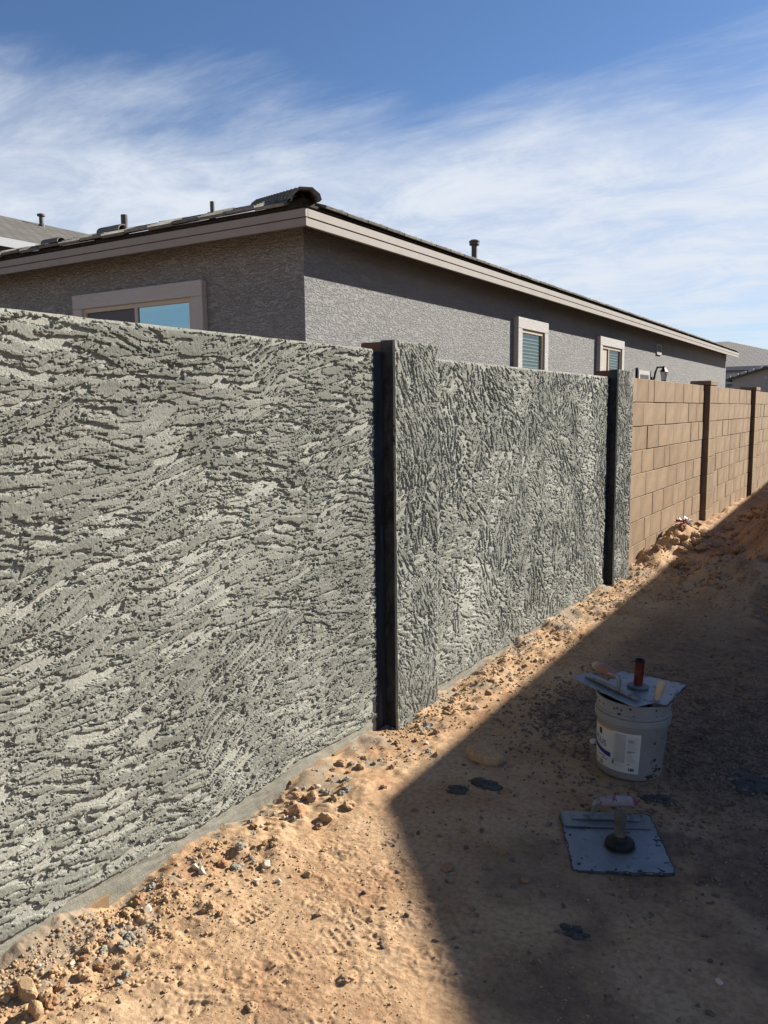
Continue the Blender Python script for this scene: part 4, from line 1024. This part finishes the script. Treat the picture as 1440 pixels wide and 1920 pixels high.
while k < 110:                                     # more clods along the wall foot
    y = 0.95+abs(random.gauss(0, 1.7)); x = -1.80+abs(random.gauss(0, 0.14)); s = random.choice((0.018, 0.022, 0.026, 0.034))
    if y > 6.2 or (2.9 < y < 3.4 and x < -1.76): continue
    m_ = random.choice(('rock_tan', 'rock_tan', 'rock_tan', 'rock_red', 'rock_pale', 'rock_grey'))
    lb, gp_, ct = {'rock_tan': ('tan clod lying in the loose dirt along the stuccoed wall', 'clods along the stuccoed wall', 'clod'),
              'rock_red': ('reddish brown clod lying in the loose dirt along the stuccoed wall', 'reddish clods along the stuccoed wall', 'clod'),
              'rock_pale': ('small pale stone lying in the loose dirt along the stuccoed wall', 'pale stones along the stuccoed wall', 'stone'),
              'rock_grey': ('small grey stucco lump dropped along the stuccoed wall', 'stucco lumps along the stuccoed wall', 'stucco lump')}[m_]
    rock(x, y, s, m_, lb, gp_, cat=ct, name={'clod': 'dirt_clod', 'stone': 'pebble', 'stucco lump': 'stucco_lump'}[ct], flat=0.75); k += 1
for cx_, cy_, nm_ in ((-1.678, 1.327, 9), (-1.70, 3.05, 9), (-1.675, 2.316, 6), (-1.64, 1.80, 5)):
    for k in range(nm_):
        rock(cx_+random.gauss(0, 0.028), cy_+random.gauss(0, 0.028), random.uniform(0.014, 0.036), 'rock_grey', 'small grey stucco lump dropped along the stuccoed wall', 'stucco lumps along the stuccoed wall', cat='stucco lump', name='stucco_lump', flat=0.6)
for k in range(70):                                # heap by the block wall
    y = random.gauss(8.1, 0.7); x = -1.80+abs(random.gauss(0, 0.22)); s = random.choice((0.04, 0.05, 0.07, 0.10))
    if y < 6.85: continue
    rock(x, y, s, random.choice(('rock_tan', 'rock_tan', 'rock_red')), 'lump of dug earth in the heap against the tan block wall', 'dug lumps by the block wall', cat='clod', name='dirt_clod', flat=0.7)
for k in range(40):
    rock(random.uniform(-1.45, -0.5), random.uniform(6.2, 11.5), random.choice((0.07, 0.1, 0.13)), 'rock_red', 'lump of earth on the shaded dirt mound', 'lumps on the dirt mound', cat='clod', name='dirt_clod', flat=0.6)

def scatter(name, label, cat, pts, m_, nvar=6, sub=1, seed=0):
    rg = np.random.default_rng(seed); base = []
    for k in range(nvar):
        me = rock_mesh(900+seed*20+k, sub, 0.10)
        v = np.zeros(len(me.vertices)*3); me.vertices.foreach_get('co', v); f = np.zeros(len(me.polygons)*3, np.int32)
        me.polygons.foreach_get('vertices', f); base.append((v.reshape(-1, 3), f.reshape(-1, 3))); bpy.data.meshes.remove(me)
    V, F, n = [], [], 0
    zs_ = ground_z(pts[:, 0], pts[:, 1])
    for (x, y, s), z in zip(pts, zs_):
        v, f = base[rg.integers(nvar)]; t = rg.uniform(0, 6.28); c, s_ = math.cos(t), math.sin(t)
        v = v*np.array([1.1, 0.85, 0.65])*rg.uniform(0.8, 1.2, 3)
        tl = rg.normal(0, 0.4); v = np.stack([v[:, 0]*math.cos(tl)+v[:, 2]*math.sin(tl), v[:, 1], -v[:, 0]*math.sin(tl)+v[:, 2]*math.cos(tl)], -1)
        v = np.stack([v[:, 0]*c-v[:, 1]*s_, v[:, 0]*s_+v[:, 1]*c, v[:, 2]], -1)*s + np.array([x, y, z+s*0.10])
        V.append(v); F.append(f+n); n += len(v)
    V = np.concatenate(V); F = np.concatenate(F)
    me = bpy.data.meshes.new(name); me.vertices.add(len(V)); me.vertices.foreach_set('co', V.reshape(-1).astype(np.float32))
    me.loops.add(F.size); me.loops.foreach_set('vertex_index', F.reshape(-1).astype(np.int32))
    me.polygons.add(len(F)); me.polygons.foreach_set('loop_start', (np.arange(len(F))*3).astype(np.int32)); me.update(calc_edges=True)
    o = link_mesh(name, me, M[m_]); tag(o, label, cat, kind='stuff'); return o
rg = np.random.default_rng(55)
n = 4400
y = 0.9+rg.exponential(1.6, n); x = -1.83+np.abs(rg.normal(0, 0.17, n)); s = np.clip(rg.lognormal(-4.95, 0.42, n), 0.004, 0.017)*(1+0.10*y)
clump = fbm(x, y, 0.25, 2, 91) > -0.12
ok = (y < 9.5) & clump
scatter('soil_crumbs', 'loose tan soil crumbs strewn along the foot of the wall', 'soil', np.stack([x, y, s], -1)[ok], 'rock_tan', seed=1)
bx_ = -1.84+np.abs(rg.normal(0, 0.20, 1700)); by_ = rg.uniform(2.9, 7.4, 1700); bs_ = np.clip(rg.lognormal(-4.25, 0.42, 1700), 0.007, 0.034)
kp = (fbm(bx_, by_, 0.3, 2, 95) > -0.12) & (bx_ < -1.30)
scatter('soil_crumbs', 'coarser soil crumbs strewn past the pilaster towards the block wall', 'soil', np.stack([bx_, by_, bs_], -1)[kp], 'rock_tan', seed=7)
mx_ = rg.uniform(-1.6, -0.3, 2200); my_ = rg.uniform(5.8, 12, 2200); ms_ = np.clip(rg.lognormal(-3.7, 0.45, 2200), 0.012, 0.06)
kp = fbm(mx_, my_, 0.6, 2, 93) > -0.10
scatter('mound_crumbs', 'crumbled brown earth covering the shaded dirt mound', 'soil', np.stack([mx_, my_, ms_], -1)[kp], 'rock_red', seed=6)
ok2 = rg.random(n) < 0.07
x2 = -1.84+np.abs(rg.normal(0, 0.09, n)); 
scatter('stucco_crumbs', 'grey stucco droppings crumbled along the foot of the wall', 'stucco', np.stack([x2, y*0.9+0.05, s*0.9], -1)[ok2 & (y < 7)], 'rock_grey', seed=2)
n = 7000
gx_ = np.concatenate([rg.normal(-0.50, 0.33, n), rg.normal(-1.20, 0.16, n//5), rg.uniform(-1.4, 0, n//8)])
gy_ = np.concatenate([rg.normal(3.65, 0.55, n), rg.normal(3.65, 0.25, n//5), rg.uniform(1.6, 6.5, n//8)])
gs_ = np.clip(rg.lognormal(-4.35, 0.38, len(gx_)), 0.005, 0.030)
ok = (gx_ > -1.5) & (gx_ < 0.3) & (np.hypot(gx_-BXc, gy_-BYc) > 0.14)
ok &= ~((np.abs((gx_+0.703)*ca+(gy_-2.507)*sa) < 0.17) & (np.abs(-(gx_+0.703)*sa+(gy_-2.507)*ca) < 0.2))
scatter('gravel', 'crushed brown gravel spread around the bucket', 'gravel', np.stack([gx_, gy_, gs_], -1)[ok], 'gravel', seed=3)
n = 9500
x = rg.uniform(-1.6, -0.2, n); y = 1.0+rg.exponential(1.2, n); s = np.clip(rg.lognormal(-5.5, 0.42, n), 0.0028, 0.013)
scatter('grit', 'fine grit scattered over the trodden dirt', 'grit', np.stack([x, y, s], -1)[(y < 6) & (fbm(x, y, 0.3, 2, 92) > -0.02)], 'rock_tan', seed=4)

# dried mortar caked on the bucket and the plates
def blobs(name, m_, parent, pts, seed):
    mb = MB(); rq = np.random.default_rng(seed)
    for q, (p, sc, ax) in enumerate(pts):
        me = clod_mesh(seed*40+q, 1, 0.14)
        v = np.zeros(len(me.vertices)*3); me.vertices.foreach_get('co', v); v = v.reshape(-1, 3); f = [tuple(t.vertices) for t in me.polygons]; bpy.data.meshes.remove(me)
        ax = Vector(ax); Q = np.array(ax.to_track_quat('Z', 'Y').to_matrix())
        v = (v*np.array(sc))@Q.T + np.array(p); mb.add([tuple(t) for t in v], f)
    me = bpy.data.meshes.new(name); me.from_pydata(mb.v, [], mb.f); me.update()
    return tag(link_mesh(name, me, M[m_], parent, smooth=True), kind='stuff')
rb = random.Random(12); pts = []
for q in range(46):
    if q < 26: t, z = cam_ang+R(rb.uniform(-95, 95)), rb.uniform(0.262, 0.305)
    elif q < 38: t, z = cam_ang+R(rb.gauss(48, 9)), abs(rb.gauss(0.0, 0.035))+0.006
    else: t, z = cam_ang+R(rb.uniform(18, 90)), rb.uniform(0.03, 0.21)
    sz_ = rb.uniform(0.004, 0.013)*(1.5 if 26 <= q < 38 else 1)
    pts.append(((rad(z)*math.cos(t), rad(z)*math.sin(t), z), (sz_*rb.uniform(.8, 1.8), sz_, 0.0035), (math.cos(t), math.sin(t), 0)))
blobs('mortar_cake', 'splat', bucket, pts, 31)
for hw, sx_, sy_, sd_ in ((hawk1, 0.268, 0.30, 41), (hawk2, 0.305, 0.355, 42)):
    pts = []
    for q in range(34):
        px, py = rb.uniform(-.47, .47)*sx_, rb.uniform(-.47, .47)*sy_
        if q < 26:
            if rb.random() < 0.5: px = math.copysign(sx_*rb.uniform(0.43, 0.495), px)
            else: py = math.copysign(sy_*rb.uniform(0.43, 0.495), py)
        sz_ = rb.uniform(0.004, 0.014); pts.append(((px, py, 0.0042), (sz_*rb.uniform(1, 2.2), sz_, 0.004), (rb.gauss(0, .05), rb.gauss(0, .05), 1)))
    blobs('mortar_residue', 'splat_dry' if sd_ == 41 else 'crust', hw, pts, sd_)

# wet mortar dropped on the dirt
def splat(x, y, r_, m_, label, seed, group=None):
    rg_ = np.random.default_rng(seed); mb = MB(); z0 = gz(x, y)
    for q in range(30):
        me = clod_mesh(seed*50+q, 2, 0.16)
        v = np.zeros(len(me.vertices)*3); me.vertices.foreach_get('co', v); v = v.reshape(-1, 3)
        f = [tuple(p.vertices) for p in me.polygons]; bpy.data.meshes.remove(me)
        t = rg_.uniform(0, 6.28); d = r_*0.75*math.sqrt(rg_.random())*(1.45 if q > 17 else 1); px, py = d*math.cos(t)*1.2, d*math.sin(t)*0.85
        sc = r_*rg_.uniform(0.45, 0.85)*(0.22 if q > 17 else 1)
        v = v*np.array([sc, sc*0.85, min(sc*0.22, 0.012)]) + np.array([px, py, gz(x+px, y+py)-z0+0.002])
        mb.add([tuple(p) for p in v], f)
    me = bpy.data.meshes.new('mortar_splat'); me.from_pydata(mb.v, [], mb.f); me.update()
    o = link_mesh('mortar_splat', me, M[m_], loc=(x, y, z0), smooth=True)
    tag(o, label, 'mortar', group)
splat(-1.31, 2.585, 0.048, 'splat', 'dark wet mortar splat just inside the shadow edge', 3, 'dark splats near the big rock')
splat(-1.237, 2.679, 0.055, 'splat', 'dark wet mortar splat just inside the shadow edge', 4, 'dark splats near the big rock')
splat(-0.658, 1.998, 0.038, 'splat', 'dark mortar splat alone on the shaded dirt in front of the hawk', 5)
splat(-0.36, 3.20, 0.13, 'splat', 'wide dark mortar patch on the gravel beside the bucket', 6)
splat(-0.652, 2.90, 0.055, 'splat', 'dark mortar splat between the bucket and the hawk', 7)
# crumpled wrapper on the heap
M['wrap_w'] = mat('wrapper_white', (0.7, 0.68, 0.66), 0.5); M['wrap_r'] = mat('wrapper_red', (0.35, 0.03, 0.03), 0.5)
def crumple(name, m_, x, y, s, parent=None, seed=0, loc=None):
    P = np.zeros((6, 7, 3)); r2 = np.random.default_rng(seed)
    for i in range(6):
        for j in range(7): P[i, j] = (s*(j-3)/3+r2.normal()*s*0.1, s*0.7*(i-2.5)/2.5+r2.normal()*s*0.1, abs(r2.normal())*s*0.35)
    me = grid_mesh(name, P); me.polygons.foreach_set('use_smooth', np.zeros(len(me.polygons), bool))
    o = link_mesh(name, me, M[m_], parent, loc or (x, y, gz(x, y)+0.01))
    return o
w = crumple('litter_wrapper', 'wrap_w', -1.70, 8.16, 0.075, seed=3); tag(w, 'crumpled red and white wrapper on the dirt heap by the tan wall', 'litter')
crumple('red_panel', 'wrap_r', 0, 0, 0.05, w, 4, (-0.01, -0.075, gz(-1.71, 8.085)-gz(-1.70, 8.16)+0.012))
w = crumple('paper_scrap', 'wrap_w', -0.30, 3.42, 0.03, seed=8); tag(w, 'white paper scrap on the gravel', 'litter')
